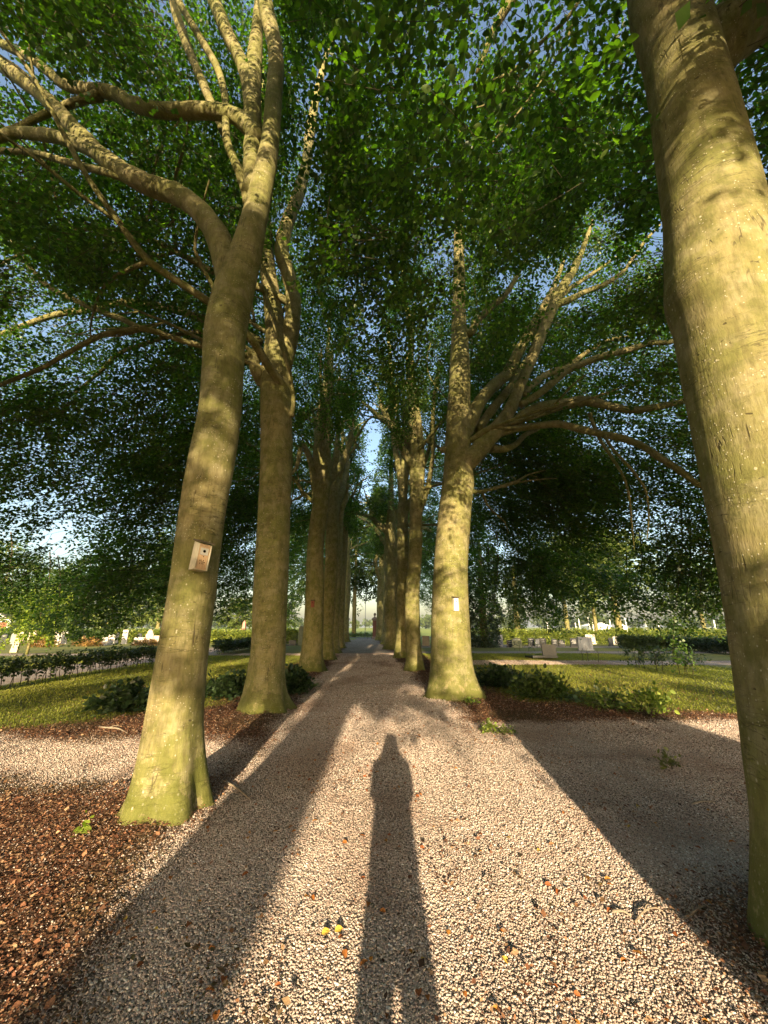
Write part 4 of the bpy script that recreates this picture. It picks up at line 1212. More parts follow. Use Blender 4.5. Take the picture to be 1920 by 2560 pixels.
grave('dark headstone with rows of lettering, left of the big tilted slab', 1427, 1444, 1596, 1617, S_DARK, 'flat', 5)
grave('big pale grey slab tilted backwards', 1447, 1483, 1594, 1626, S_GREY, 'flat', 0, .05, -.12)
grave('pale stone with lettering half hidden behind the tilted grey slab', 1466, 1490, 1590, 1613, S_PALE, 'flat', 4, Y=40)
grave('dark headstone in front of the clipped dark hedge end', 1523, 1534, 1595, 1615, S_DARK, 'slant')
grave('long pale grave surround above the dark hedge', 1534, 1560, 1593, 1612, S_PALE, 'flat', Y=39)
grave('lone dark headstone with a flat ledger on the grass', 1357, 1392, 1613, 1644, S_DARK, 'flat', 0, .01, -.06, kerb=(-.75, 1.3, 1.2), depth=.1)
grave('stone bench like dark grave seen between the two right trunks', 1056, 1074, 1592, 1616, S_DARK, 'flat', Y=36)
# left side
grave('tall weathered headstone leaning right, alone in front on the left lawn', 25, 42, 1586, 1631, S_SAND, 'round', 0, .16, plinth=False)
grave('broad pale headstone leaning right behind the tall leaning one', 40, 54, 1573, 1612, S_SAND, 'flat', 0, .16, plinth=False)
grave('squat grey headstone with round top at the left picture edge', 24, 36, 1584, 1610, S_GREY, 'round')
grave('dark polished grave at the far left edge', 0, 15, 1586, 1608, S_DARK, 'arch', 1)
grave('tall upright sandstone slab left of the yellow green shrub', 67, 86, 1576, 1609, S_SAND, 'slant')
grave('pale slab half hidden by hanging beech leaves', 131, 146, 1582, 1611, S_PALE, 'flat')
grave('taller pale slab beside the one behind hanging leaves', 147, 165, 1578, 1610, S_PALE, 'arch')
grave('low pale stone right of the hanging leaves', 252, 268, 1594, 1613, S_PALE, 'flat')
grave('pale stone with straight top between a low one and a dark one', 269, 285, 1587, 1612, S_PALE, 'slant')
grave('narrow dark headstone among the pale ones', 286, 294, 1581, 1610, S_DARK, 'peak')
grave('tall narrow pale headstone right of the dark narrow one', 303, 316, 1576, 1610, S_PALE, 'flat')
grave('dark round headstone peeping over the wide low stone', 341, 352, 1582, 1606, S_DARK, 'round', Y=42)
grave('wide low pale stone left of the tall shouldered headstone', 334, 362, 1594, 1609, S_PALE, 'flat')
grave('tall shouldered sandstone headstone', 362, 381, 1575, 1609, S_SAND, 'shoulder')
grave('low sandstone stone right of the shouldered headstone', 382, 400, 1590, 1609, S_SAND, 'flat')
for i, (x, w, t) in enumerate([(537, 8, 1588), (552, 10, 1590), (572, 12, 1588), (590, 9, 1591), (622, 9, 1590), (631, 8, 1586)]):
    grave(['narrow pale stone nearest the nest box trunk', 'second pale stone seen between the two left trunks', 'widest pale stone left of the pink obelisk', 'low pale stone touching the pink obelisk', 'pale stone right of the pink obelisk', 'pale stone closest to the second left trunk'][i], x - w / 2, x + w / 2, t, 1606, S_PALE, ['flat', 'arch', 'slant', 'flat', 'round', 'flat'][i])
grave('pale green round topped headstone close to the bulging trunk', 745, 758, 1567, 1613, S_MOSS, 'round', depth=.2)
grave('low black grave on the grass left of the pale green headstone', 722, 740, 1601, 1613, S_DARK, 'flat', kerb=(0, 1.0, .8))
# obelisk
g = on_ground(607, 1601)
r = thing('obelisk', 'pink granite obelisk on a stepped base between the two left trunks', 'obelisk', (g[0], g[1], 0))
m = MB(); m.box((0, 0, .15), (1.0, 1.0, .4), bev=.02); m.build('base_step', S_PALE, r)
m = MB(); m.box((0, 0, .6), (.72, .72, .5), bev=.02); m.build('pedestal', S_PINK, r)
m = MB(); V = [(-.24, -.24, .85), (.24, -.24, .85), (.24, .24, .85), (-.24, .24, .85), (-.16, -.16, 2.15), (.16, -.16, 2.15), (.16, .16, 2.15), (-.16, .16, 2.15), (0, 0, 2.45)]
m.add(V, [(0, 1, 5, 4), (1, 2, 6, 5), (2, 3, 7, 6), (3, 0, 4, 7), (4, 5, 8), (5, 6, 8), (6, 7, 8), (7, 4, 8), (3, 2, 1, 0)]); m.build('shaft', S_PINK, r)

# ------------------------------------------------------------------ shrubs and hedges
def foliage(name, P, C0, rng, n_leaf, length, size, mat, cols, parent=None, origin=(0, 0, 0), droop=.1, tmpl=LEAF4, flat=1.0, upw=0.0):
    d = P - np.asarray(C0); d = unit(d + rng.normal(0, .3, d.shape)); d[:, 2] += upw
    V, F, C, A, B = sprays(P, d, rng, n_leaf, length, size, droop, tmpl, cols, flat)
    return mk(name, V, F, mat, parent, origin, col=C)

def stem_obj(parent, origin, p0, p1, r0, r1, rng, bend=.05, name='stem', mat=None):
    p0, p1 = np.array(p0, float), np.array(p1, float)
    k = np.linspace(0, 1, 4)[:, None]
    P = p0 + (p1 - p0) * k + rng.normal(0, bend, (4, 3)) * np.sin(k * math.pi)
    V, F = tube(P, np.linspace(r0, r1, 4), 5, rng=rng)
    return mk(name, V, F, mat or M_TWIG, parent, origin, smooth=True)

def hedge(label, x0, y0, x1, y1, z0, z1, th, n, rng, cols, size=.06, stems=0, group=None, n_leaf=12, length=.24):
    root = thing('hedge', label, 'hedge', (x0, y0, 0), group=group)
    L = math.hypot(x1 - x0, y1 - y0); d = np.array([(x1 - x0) / L, (y1 - y0) / L]); q = np.array([-d[1], d[0]])
    s = rng.random(n) * L; f = rng.uniform(-1, 1, n); f = np.sign(f) * np.abs(f) ** .6; z = z0 + (z1 - z0) * rng.random(n) ** .85
    wv = .8 + .4 * vnoise(np.stack([s * .9, f * 0, z * 2], -1))
    z = z0 + (z - z0) * (.86 + .22 * vnoise(np.stack([s * 1.3, f * 0 + 2, z * 0], -1)))
    if stems:
        keep = rng.random(n) > np.clip((z0 + .14 - z) * 5, 0, .75)
        s, f, z, wv = s[keep], f[keep], z[keep], wv[keep]
    P = np.stack([x0 + d[0] * s + q[0] * f * th * wv, y0 + d[1] * s + q[1] * f * th * wv, z], -1)
    c = np.stack([x0 + d[0] * s, y0 + d[1] * s, z * .7 + z0 * .3 - .05], -1)
    foliage('foliage', P, c, rng, n_leaf, length, size, M_SHRUB, cols, root, root.location)
    for k in range(stems):
        t = (k + .5 + rng.uniform(-.3, .3)) / stems * L
        off = rng.normal(0, .05)
        stem_obj(root, root.location, (x0 + d[0] * t, y0 + d[1] * t, -.05), (x0 + d[0] * (t + rng.normal(0, .09)), y0 + d[1] * (t + rng.normal(0, .09)) + off, (z0 + z1) / 2 + .05), .013, .008, rng, .02)
    return root
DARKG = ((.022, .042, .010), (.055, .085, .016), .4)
LITG = ((.10, .14, .022), (.26, .27, .045), .5)  # sunlight on the hedges put into their leaf colour
MIDG = ((.04, .075, .014), (.10, .14, .025), .45)
HG = 'clipped hedges between the graves'
hedge('young beech hedge on bare stems running along the left path', -10.5, 8.2, -10.45, 19.6, .30, .72, .22, 1000, rg(601), ((.028, .05, .012), (.075, .10, .02), .4), .075, 64, HG)
hedge('farther young beech hedge seen between the two left trunks', -10.1, 24.6, -10.3, 34.0, .2, .78, .25, 1300, rg(602), DARKG, .08, 30, HG)
hedge('long sunlit yellow green hedge in front of the right field', 10.5, 40.6, 48, 40.6, .0, 1.28, .5, 5200, rg(603), LITG, .13, 0, HG, 10, .4)
hedge('dark clipped hedge block standing across in the right churchyard', 18.6, 32.0, 21.5, 32.0, .05, .86, .35, 1500, rg(604), DARKG, .09, 0, HG, 12, .3)
hedge('dark clipped hedge with thin stems running towards the viewer on the right', 22.4, 32.5, 20.9, 22.4, .12, .9, .3, 2300, rg(605), DARKG, .09, 22, HG, 12, .3)
hedge('sunlit end of the clipped hedge between the two dark ones', 21.75, 31.9, 22.3, 31.9, .0, .9, .35, 420, rg(606), LITG, .09, 0, HG, 12, .3)
hedge('dark back hedge behind the left gravestones', -60, 50, -14, 50, .0, 1.25, .5, 5200, rg(607), MIDG, .15, 0, HG, 10, .4)
hedge('bright yellow green hedge piece behind the shouldered headstone', -29.2, 44.0, -20, 44.0, .0, 1.15, .5, 1500, rg(608), LITG, .14, 0, HG, 10, .4)
hedge('bright hedge behind the pink obelisk', -19.5, 43.5, -7, 43.5, .0, 1.2, .5, 2200, rg(609), LITG, .14, 0, HG, 10, .4)
hedge('dark hedge seen between the second and third left trunks', -8.6, 46.0, -4.2, 46.0, .05, 1.0, .4, 900, rg(610), MIDG, .13, 0, HG, 10, .35)

def bush(label, x0, x1, yt, yb, n, rng, cols, size=.11, n_leaf=9, length=.3, name='laurel_bush', cat='bush', group='laurel bushes in the mulch beds', deep=.9, mat=None, stems=7, droop=.05):
    g = on_ground((x0 + x1) / 2, yb - 4)
    fwd = CP * g[1] - SP * CAM_H
    w = (x1 - x0) * fwd / F_PX; h = (yb - yt) * fwd / F_PX
    root = thing(name, label, cat, (g[0], g[1] + w * .25 * deep, float(ground_z(g[0], g[1]))), group=group)
    o = np.array(root.location)
    u = unit(rng.normal(0, 1, (n, 3))) * (rng.random((n, 1)) ** .45)
    lump = .72 + .5 * vnoise(u * 1.9 + x0 * .13)
    P = o + np.stack([u[:, 0] * w / 2 * lump, u[:, 1] * w / 2 * deep * lump * .8, np.abs(u[:, 2]) * h * .64 * lump + .04], -1)
    foliage('foliage', P, o + np.array([0, 0, -.1]), rng, n_leaf, min(length, h * .7), size, mat or M_SHRUB, cols, root, root.location, droop, LEAF6, .8, .25)
    for k in range(stems):
        a = rng.uniform(0, 6.28)
        stem_obj(root, root.location, o + np.array([math.cos(a) * .06, math.sin(a) * .06, -.03]), o + np.array([math.cos(a) * w * .36, math.sin(a) * w * .25, h * rng.uniform(.4, .8)]), .011, .004, rng, .03)
    return root
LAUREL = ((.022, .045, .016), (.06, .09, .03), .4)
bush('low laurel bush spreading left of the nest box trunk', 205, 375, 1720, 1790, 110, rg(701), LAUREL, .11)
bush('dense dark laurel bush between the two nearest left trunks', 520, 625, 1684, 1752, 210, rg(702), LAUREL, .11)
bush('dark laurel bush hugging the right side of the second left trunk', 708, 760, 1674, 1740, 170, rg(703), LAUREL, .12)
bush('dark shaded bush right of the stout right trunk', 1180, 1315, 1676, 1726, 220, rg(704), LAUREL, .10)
bush('half lit bush with drooping leaves on the right mulch bed', 1312, 1440, 1692, 1757, 130, rg(705), ((.04, .07, .016), (.12, .16, .035), .5), .11)  # this bush and the next two carry sunlight in their lighter leaf colours
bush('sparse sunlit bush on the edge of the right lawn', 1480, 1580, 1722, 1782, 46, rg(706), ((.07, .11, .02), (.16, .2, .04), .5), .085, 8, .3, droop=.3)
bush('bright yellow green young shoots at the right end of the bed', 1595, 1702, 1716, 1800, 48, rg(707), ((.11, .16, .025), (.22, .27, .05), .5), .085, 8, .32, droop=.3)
bush('small green sprout at the foot of the stout right trunk', 1165, 1192, 1752, 1768, 14, rg(708), ((.11, .17, .02), (.2, .26, .04), .5), .05, 6, .1, 'sprout', 'sprout', 'small green sprouts on the ground', stems=2)
bush('small yellow green sprouts on the gravel below the stout right trunk', 1208, 1248, 1818, 1838, 22, rg(709), ((.11, .15, .02), (.2, .24, .04), .5), .05, 6, .1, 'sprout', 'sprout', 'small green sprouts on the ground', stems=3)
bush('fainter sprouts beside the yellow green ones on the gravel', 1252, 1292, 1826, 1842, 14, rg(710), ((.07, .09, .02), (.14, .16, .04), .5), .05, 6, .1, 'sprout', 'sprout', 'small green sprouts on the ground', stems=3)
bush('pale green seedling in the mulch at the left picture edge', 190, 222, 2094, 2108, 3, rg(711), ((.16, .22, .03), (.26, .32, .05), .5), .05, 6, .08, 'sprout', 'sprout', 'small green sprouts on the ground', stems=2)
bush('dark weed between gravel and shade on the right', 1668, 1702, 1908, 1926, 12, rg(712), ((.08, .08, .02), (.14, .14, .03), .5), .05, 6, .08, 'sprout', 'sprout', 'small green sprouts on the ground', stems=2)
RUST = ((.17, .085, .03), (.30, .19, .05), .5)
bush('rust coloured low shrub in front of the left gravestones', 62, 132, 1596, 1622, 200, rg(713), RUST, .13, 9, .4, 'low_shrub', 'shrub', 'rusty low shrubs by the left graves', .6)
bush('second rust coloured shrub below the hanging leaves', 178, 250, 1598, 1620, 190, rg(714), RUST, .13, 9, .4, 'low_shrub', 'shrub', 'rusty low shrubs by the left graves', .6)
bush('third rusty shrub patch at the feet of the shouldered headstone', 320, 400, 1602, 1618, 160, rg(715), RUST, .13, 9, .3, 'low_shrub', 'shrub', 'rusty low shrubs by the left graves', .6)

# saplings of the gappy hedge on the right
def sapling(label, px, yb, yt, rng, leaf_n, w=.22, cols=DARKG, group='thin saplings on the right lawn'):
    g = on_ground(px, yb)
    h = (yb - yt) * (CP * g[1] - SP * CAM_H) / F_PX
    root = thing('sapling', label, 'sapling', (g[0], g[1], 0), group=group)
    o = np.array([g[0], g[1], 0])
    top = o + np.array([rng.normal(0, .06), rng.normal(0, .05), h])
    stem_obj(root, root.location, o - np.array([0, 0, .05]), top, .014, .006, rng, .04, 'stem')
    for k in range(3):
        b0 = o + (top - o) * rng.uniform(.45, .9)
        stem_obj(root, root.location, b0, b0 + np.array([rng.normal(0, .14), rng.normal(0, .12), .14]), .007, .003, rng, .02, 'branch')
    if leaf_n:
        P = o + np.stack([rng.normal(0, w, leaf_n), rng.normal(0, w * .7, leaf_n), h * rng.uniform(.42, 1.0, leaf_n)], -1)
        foliage('foliage', P, o + np.array([0, 0, h * .5]), rng, 9, .2, .075, M_SHRUB, cols, root, root.location)
for i, (px, yb, yt, n, lab) in enumerate([
    (1589, 1670, 1628, 14, 'leafy sapling at the left end of the denser sapling clump'), (1600, 1671, 1626, 16, 'second sapling from the left in the denser clump'),
    (1612, 1673, 1624, 20, 'upright sapling in the middle of the denser clump'), (1643, 1678, 1622, 34, 'bushiest sapling of the denser clump'), (1656, 1677, 1626, 20, 'sapling at the right end of the denser clump'),
    (1700, 1686, 1640, 4, 'bent nearly bare sapling left of three others'), (1713, 1688, 1634, 10, 'sapling second in the sparse clump near the right trunk'), (1719, 1688, 1638, 6, 'thin sapling third in the sparse clump near the right trunk'), (1731, 1689, 1634, 22, 'leafy sapling nearest the huge right trunk'),
    (1455, 1652, 1622, 0, 'bare bent whip on the lawn below the tilted slab'), (1473, 1653, 1620, 0, 'bare straight whip between two others on the lawn'), (1496, 1655, 1624, 1, 'bare forked whip right of two others on the lawn'),
    (1288, 1626, 1600, 7, 'wispy sapling in front of the mossy headstone'), (1300, 1627, 1602, 5, 'wispy sapling just right of the mossy headstone'), (1322, 1628, 1604, 6, 'wispy sapling before the small dark headstone'), (1338, 1629, 1606, 5, 'wispy sapling nearest the lone dark headstone')]):
    sapling(lab, px, yb, yt, rg(740 + i), n)

# ------------------------------------------------------------------ trees beyond the avenue
def ivy_tree(label, px, Y, r, h, rng, n, name='ivy_clad_tree'):
    x = at_depth(px, 1568, Y)[0]
    root = thing(name, label, 'tree', (x, Y, 0), group='ivy covered trunks on the right')
    V, F = tube(np.array([[x, Y, -.1], [x, Y, h * .4], [x + .1, Y, h]]), [.35, .3, .15], 12, rng=rng)
    mk('trunk', V, F, M_BARK, root, root.location, smooth=True)
    a = rng.uniform(0, 6.283, n); z = rng.uniform(.1, h, n); rr = r * (.75 + .6 * vnoise(np.stack([np.cos(a) * 1.4, np.sin(a) * 1.4, z * .7], -1))) * np.interp(z, [0, h * .2, h], [.8, 1, 1.15])
    P = np.stack([x + rr * np.cos(a), Y + rr * np.sin(a), z], -1)
    foliage('ivy', P, np.array([x, Y, 0]) * np.ones((n, 1)) + np.stack([0 * z, 0 * z, z], -1), rng, 10, .45, .14, M_SHRUB, ((.018, .036, .010), (.045, .065, .016), .35), root, root.location, .5)
ivy_tree('wide dark ivy clad trunk behind the mossy headstone', 1209, 34, 1.05, 9, rg(760), 1800)
ivy_tree('slimmer ivy clad trunk behind the wispy saplings', 1294, 42, .55, 8, rg(761), 900)

def bg_tree(label, px, Y, h, crown_r, zlow, rng, n, cols, trunk_r=.2, size=.3, name='background_tree', group='trees beyond the churchyard', n_leaf=12, x=None, length=1.0):
    x = at_depth(px, 1568, Y)[0] if x is None else x
    root = thing(name, label, 'tree', (x, Y, 0), group=group)
    V, F = tube(np.array([[x, Y, -.1], [x, Y, h * .3], [x + rng.normal(0, .2), Y, h * .8]]), [trunk_r * 1.15, trunk_r, trunk_r * .3], 12, .03, rng=rng)
    mk('trunk', V, F, M_BARK, root, root.location, smooth=True)
    u = unit(rng.normal(0, 1, (n, 3))) * (rng.random((n, 1)) ** .4)
    lump = .55 + .85 * vnoise(u * 2.2 + Y * .37 + x * .11)
    zc = (h + zlow) / 2
    P = np.array([x, Y, zc]) + u * lump[:, None] * np.array([crown_r, crown_r, (h - zlow) / 2])
    foliage('crown', P, np.array([x, Y, zc - crown_r * .3]), rng, n_leaf, length, size, M_FARLEAF, cols, root, root.location, .2)
    return root
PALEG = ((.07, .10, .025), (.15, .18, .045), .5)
bg_tree('sunlit yellow green young tree among the left gravestones', 84, 25, 4.1, 1.75, .7, rg(770), 420, ((.12, .17, .02), (.24, .28, .04), .5), .07, .16, 'young_tree', None, 10, None, .6)
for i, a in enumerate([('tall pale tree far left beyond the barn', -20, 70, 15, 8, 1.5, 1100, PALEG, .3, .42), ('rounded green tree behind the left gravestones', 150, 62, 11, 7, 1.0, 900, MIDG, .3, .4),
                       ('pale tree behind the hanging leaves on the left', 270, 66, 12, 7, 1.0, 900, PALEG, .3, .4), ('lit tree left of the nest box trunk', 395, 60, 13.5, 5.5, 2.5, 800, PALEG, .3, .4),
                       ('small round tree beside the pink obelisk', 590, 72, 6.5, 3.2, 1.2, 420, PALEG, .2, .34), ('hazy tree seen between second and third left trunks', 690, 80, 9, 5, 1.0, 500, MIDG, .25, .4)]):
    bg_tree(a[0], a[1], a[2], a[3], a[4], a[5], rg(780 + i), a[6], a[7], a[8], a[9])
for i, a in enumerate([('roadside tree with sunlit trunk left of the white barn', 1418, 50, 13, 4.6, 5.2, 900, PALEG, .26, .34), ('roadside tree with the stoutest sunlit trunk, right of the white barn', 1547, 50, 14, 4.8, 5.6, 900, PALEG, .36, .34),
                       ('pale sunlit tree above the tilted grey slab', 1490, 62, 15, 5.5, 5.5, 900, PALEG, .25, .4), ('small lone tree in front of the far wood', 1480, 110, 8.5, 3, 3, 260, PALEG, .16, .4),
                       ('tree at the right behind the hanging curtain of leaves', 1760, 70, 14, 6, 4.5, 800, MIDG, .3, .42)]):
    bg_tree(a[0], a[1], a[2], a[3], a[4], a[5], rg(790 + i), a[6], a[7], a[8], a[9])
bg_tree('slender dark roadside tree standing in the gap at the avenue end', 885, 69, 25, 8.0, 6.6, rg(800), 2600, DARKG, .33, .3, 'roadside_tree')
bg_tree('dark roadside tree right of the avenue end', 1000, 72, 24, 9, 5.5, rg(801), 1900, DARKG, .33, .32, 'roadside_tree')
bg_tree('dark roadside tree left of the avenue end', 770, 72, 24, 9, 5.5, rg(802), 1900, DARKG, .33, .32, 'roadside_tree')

# far wood along the horizon
rng = rg(810)
cx, cyy, cz = [], [], []
Pw = []
for k in range(230):
    x = rng.uniform(-420, 460); y = rng.uniform(330, 420); h = rng.uniform(6, 13) * (.7 + .5 * float(vnoise(np.array([x * .012, 2.2, 1.0]))))
    u = unit(rng.normal(0, 1, (46, 3))) * (rng.random((46, 1)) ** .4)
    Pw.append(np.array([x, y, h * .52]) + u * np.array([h * .62, h * .5, h * .5]))
Pw = np.vstack(Pw); Pw = Pw[Pw[:, 2] > .2]
o = foliage('far_wood', Pw, np.array([0, 370, -200.0]), rng, 7, 3.0, 1.6, M_FARLEAF, ((.06, .085, .03), (.12, .15, .05), .45))
tag(o, 'distant wood along the horizon beyond the fields', 'wood', kind='stuff')

# verge weeds beyond the road
rng = rg(811)
n = 900
P = np.stack([rng.uniform(-9, 6, n), rng.uniform(66.8, 68.0, n), rng.uniform(.05, .55, n)], -1)
tag(foliage('verge_weeds', P, np.array([0, 67, -3.0]), rng, 8, .35, .13, M_FARLEAF, MIDG), 'weedy verge along the far side of the road', 'weeds', kind='stuff')

# ------------------------------------------------------------------ buildings, pillars, posts
M_BRICK = NT('red_brick')
bp = M_BRICK.N('TexBrick', Vector=M_BRICK.pos(obj=True), Scale=1.0, Color1=(.20, .075, .05), Color2=(.15, .06, .042), Mortar=(.22, .19, .16))
bp.inputs['Brick Width'].default_value = .21; bp.inputs['Row Height'].default_value = .065; bp.inputs['Mortar Size'].default_value = .008
M_BRICK = M_BRICK.fin(bp.outputs[0], .85)
S_CAP = stone('pillar_cap_stone', (.22, .17, .14), .2)
for lab, px in (('brown brick gate pillar with moulded cap at the right of the avenue end', 937), ('gate pillar at the left of the avenue end, nearly hidden by the last trunk', 866)):
    x = at_depth(px, 1568, 57)[0]
    r = thing('gate_pillar', lab, 'gate pillar', (x, 57, 0), group='pillars of the entrance gate')
    m = MB(); m.box((0, 0, 1.25), (.58, .58, 2.5), bev=.02); m.build('shaft', M_BRICK, r)
    m = MB(); m.box((0, 0, .15), (.74, .74, .36), bev=.02); m.build('foot', S_CAP, r)
    m = MB(); m.box((0, 0, 2.56), (.72, .72, .14), bev=.02); m.box((0, 0, 2.71), (.92, .92, .16), bev=.03)
    m.add([(-.4, -.4, 2.79), (.4, -.4, 2.79), (.4, .4, 2.79), (-.4, .4, 2.79), (0, 0, 3.12)], [(0, 1, 4), (1, 2, 4), (2, 3, 4), (3, 0, 4)]); m.build('cap', S_CAP, r)
    m = MB(); m.lathe([(.06, 3.0), (.1, 3.08), (.07, 3.14), (.17, 3.24), (.2, 3.36), (.14, 3.5), (.05, 3.56), (.01, 3.62)]); m.build('finial', S_CAP, r, True)
x = at_depth(925, 1568, 58)[0]
r = thing('guard_stone', 'low bent iron hoop by the foot of the right gate pillar', 'hoop', (x, 56.6, 0))
V, F = tube(np.array([[x - .3, 56.6, -.1], [x - .28, 56.6, .35], [x, 56.6, .58], [x + .28, 56.6, .35], [x + .3, 56.6, -.1]]), [.03] * 5, 8)
r.name = 'iron_hoop'; mk('bar', V, F, M_DARKWOOD, r, r.location, smooth=True)
M_POLE = simple('galvanised_pole', (.30, .31, .31), .1, 10, .5, .5, 0, metal=.4)
x = at_depth(913, 1568, 67.5)[0]
r = thing('lamp_pole', 'thin grey pole standing on the verge at the avenue end', 'pole', (x, 67.5, 0))
m = MB(); m.cyl((0, 0, 0), .055, .04, 6.5, 12); m.build('mast', M_POLE, r, True)
m = MB(); m.cyl((0, 0, -.1), .09, .09, .9, 12); m.build('sleeve', M_POLE, r, True)
m = MB(); m.box((0, -.3, 6.53), (.16, .8, .09), bev=.03); m.build('lamp_head', M_POLE, r)
x = at_depth(867, 1568, 64)[0]
for i, (px, Y, h) in enumerate([(1369, 150, 3.2), (1440, 160, 3.2), (1449, 150, 4.6), (1474, 150, 5.0), (1483, 150, 4.6), (1527, 150, 4.2), (1567, 150, 4.8), (1616, 140, 4.4), (1648, 140, 3.4), (1788, 140, 4.0)]):
    x = at_depth(px, 1568, Y)[0]
    r = thing('field_post', ['pale post left of the far barn, the shortest', 'short pale post nearest left of the tall group', 'pale leaning post left of the tallest', 'tallest pale post in front of the far wood', 'pale post right of the tallest one', 'pale post at the right end of the white barn', 'pale post near the stoutest roadside trunk', 'pale post right of the stout roadside trunk', 'pale post half behind hanging leaves', 'pale post nearest the huge right trunk'][i], 'post', (x, Y, 0), group='pale posts out in the right field', rot=(0, random.uniform(-.04, .04), 0))
    m = MB(); m.cyl((0, 0, -.3), .22, .16, h + .3, 10); m.build('shaft', M_WHITE, r, True)
    m = MB(); m.cyl((0, 0, h + .002), .2, .05, .15, 10); m.build('cap', M_WHITE, r, True)
# barn at the left edge
M_BOARD = NT('painted_boards')
w = M_BOARD.N('TexWave', _wave_type='BANDS', _bands_direction='X', Vector=M_BOARD.pos(obj=True), Scale=2.4, Distortion=.1)
M_BOARD = M_BOARD.fin(M_BOARD.ramp(w.outputs[1], [(.05, (.20, .22, .20)), (.2, (.36, .39, .36))]), .8)
M_TILE = simple('dark_roof_tiles', (.10, .095, .09), .25, 8, .8, .2, .5, (1, 1, 6))
def barn(label, xr, Y, wd, he, hr, dp, wallm, doorm, roofm, doorw, doorh, doorx, name='barn'):
    r = thing(name, label, 'barn', (xr - wd / 2, Y, 0))
    m = MB(); m.prism([(-wd / 2, -.2), (wd / 2, -.2), (wd / 2, he), (0, hr), (-wd / 2, he)], 0, dp); m.build('wall', wallm, r)
    m = MB()
    sl = math.hypot(wd / 2, hr - he)
    for s in (-1, 1):
        e = (s * (wd / 2 + .35), he - .35 * (hr - he) / (wd / 2) + .04)
        m.prism([(0, hr + .04), (0, hr + .24), (e[0], e[1] + .2), e][::s], -.4, dp + .4)
    m.build('roof', roofm, r)
    d = MB(); d.box((doorx, -.04, doorh / 2), (doorw, .07, doorh)); do = d.build('door', doorm, r)
    f = MB()
    for sx in (-1, 1): f.box((doorx + sx * (doorw / 2 + .09), -.06, doorh / 2), (.17, .12, doorh))
    f.box((doorx, -.06, doorh + .09), (doorw + .35, .12, .17)); f.build('door_frame', M_WHITE, r)
    for s in (-1, 1):
        v = MB(); a = (s * wd / 2, he); b_ = (0, hr)
        v.prism([(a[0], a[1] - .28), (a[0], a[1] + .02), (b_[0], b_[1] + .02), (b_[0], b_[1] - .28)][::s], -.1, -.02); v.build('barge_board', M_WHITE, r)
    return r
barn('grey green boarded barn with a red door at the left picture edge', at_depth(24, 1568, 58)[0], 58, 9, 2.6, 5.0, 14, M_BOARD, M_RED, M_TILE, 2.2, 2.3, 3.0)
barn('white farm shed far away in front of the right wood', at_depth(1527, 1568, 260)[0], 260, 11.5, 2.2, 4.2, 16, M_WHITE, M_ZINC, M_WHITE, 2.5, 2.0, -2, 'farm_shed')
barn('small pale farm house far right in the wood', at_depth(1568, 1568, 270)[0], 270, 7, 1.8, 3.6, 9, M_WHITE, M_ZINC, M_ZINC, 1.2, 1.4, 0, 'farm_house')

# ------------------------------------------------------------------ sticks on the ground
M_STICK = simple('dead_wood', (.24, .19, .14), .3, 18, .85, .2, .3)
def stick(label, pts, r0, name='dead_branch', side=None):
    P = [on_ground(a, b_) for a, b_ in pts]
    P = np.array([[p[0], p[1], float(ground_z(p[0], p[1])) + r0 * .9 + (.015 if 0 < i < len(P) - 1 else 0)] for i, p in enumerate(P)])
    root = thing(name, label, 'branch', tuple(P[0]), group='dead branches lying on the ground')
    Pc = catmull(P, 5)
    V, F = tube(Pc, np.linspace(r0, r0 * .45, len(Pc)), 8, .1, rng=rg(int(pts[0][0])))
    mk('stem', V, F, M_STICK, root, root.location, smooth=True)
    if side:
        Q = np.array([P[1], P[1] + np.array(side)]); 
        V, F = tube(catmull(np.array([Q[0], Q.mean(0) + [0, 0, .02], Q[1]]), 3), np.linspace(r0 * .5, r0 * .2, 7), 6)
        mk('side_twig', V, F, M_STICK, root, root.location, smooth=True)
stick('pale curved branch on the reddish mulch at the far left', [(247, 1821), (270, 1825), (295, 1827), (318, 1836)], .018, side=(.12, .12, .0))
stick('pale branch at the path edge beside the second left trunk', [(756, 1746), (772, 1740), (785, 1735), (790, 1728)], .03)
stick('dark stick leaning on the gravel right of the nearest left trunk', [(556, 1962), (575, 1975), (595, 1986), (625, 2006)], .014)
stick('thin bare twig lying before the foot of the nearest left trunk', [(457, 2053), (480, 2042), (500, 2032), (520, 2026)], .007)
stick('brown twig beside the fallen leaves on the right gravel', [(1532, 2288), (1560, 2297), (1580, 2303)], .008)
stick('long thin twig at the edge of the right shadow', [(1590, 2318), (1612, 2300), (1640, 2290), (1660, 2292)], .007, side=(.08, .05, 0))
stick('pale twig lying in the right shadow near the huge trunk', [(1730, 2012), (1760, 2011), (1790, 2009)], .009)
stick('twig with a side shoot in the dark shade before the huge trunk', [(1715, 2312), (1740, 2305), (1765, 2292), (1785, 2290)], .008, side=(.05, .1, 0))

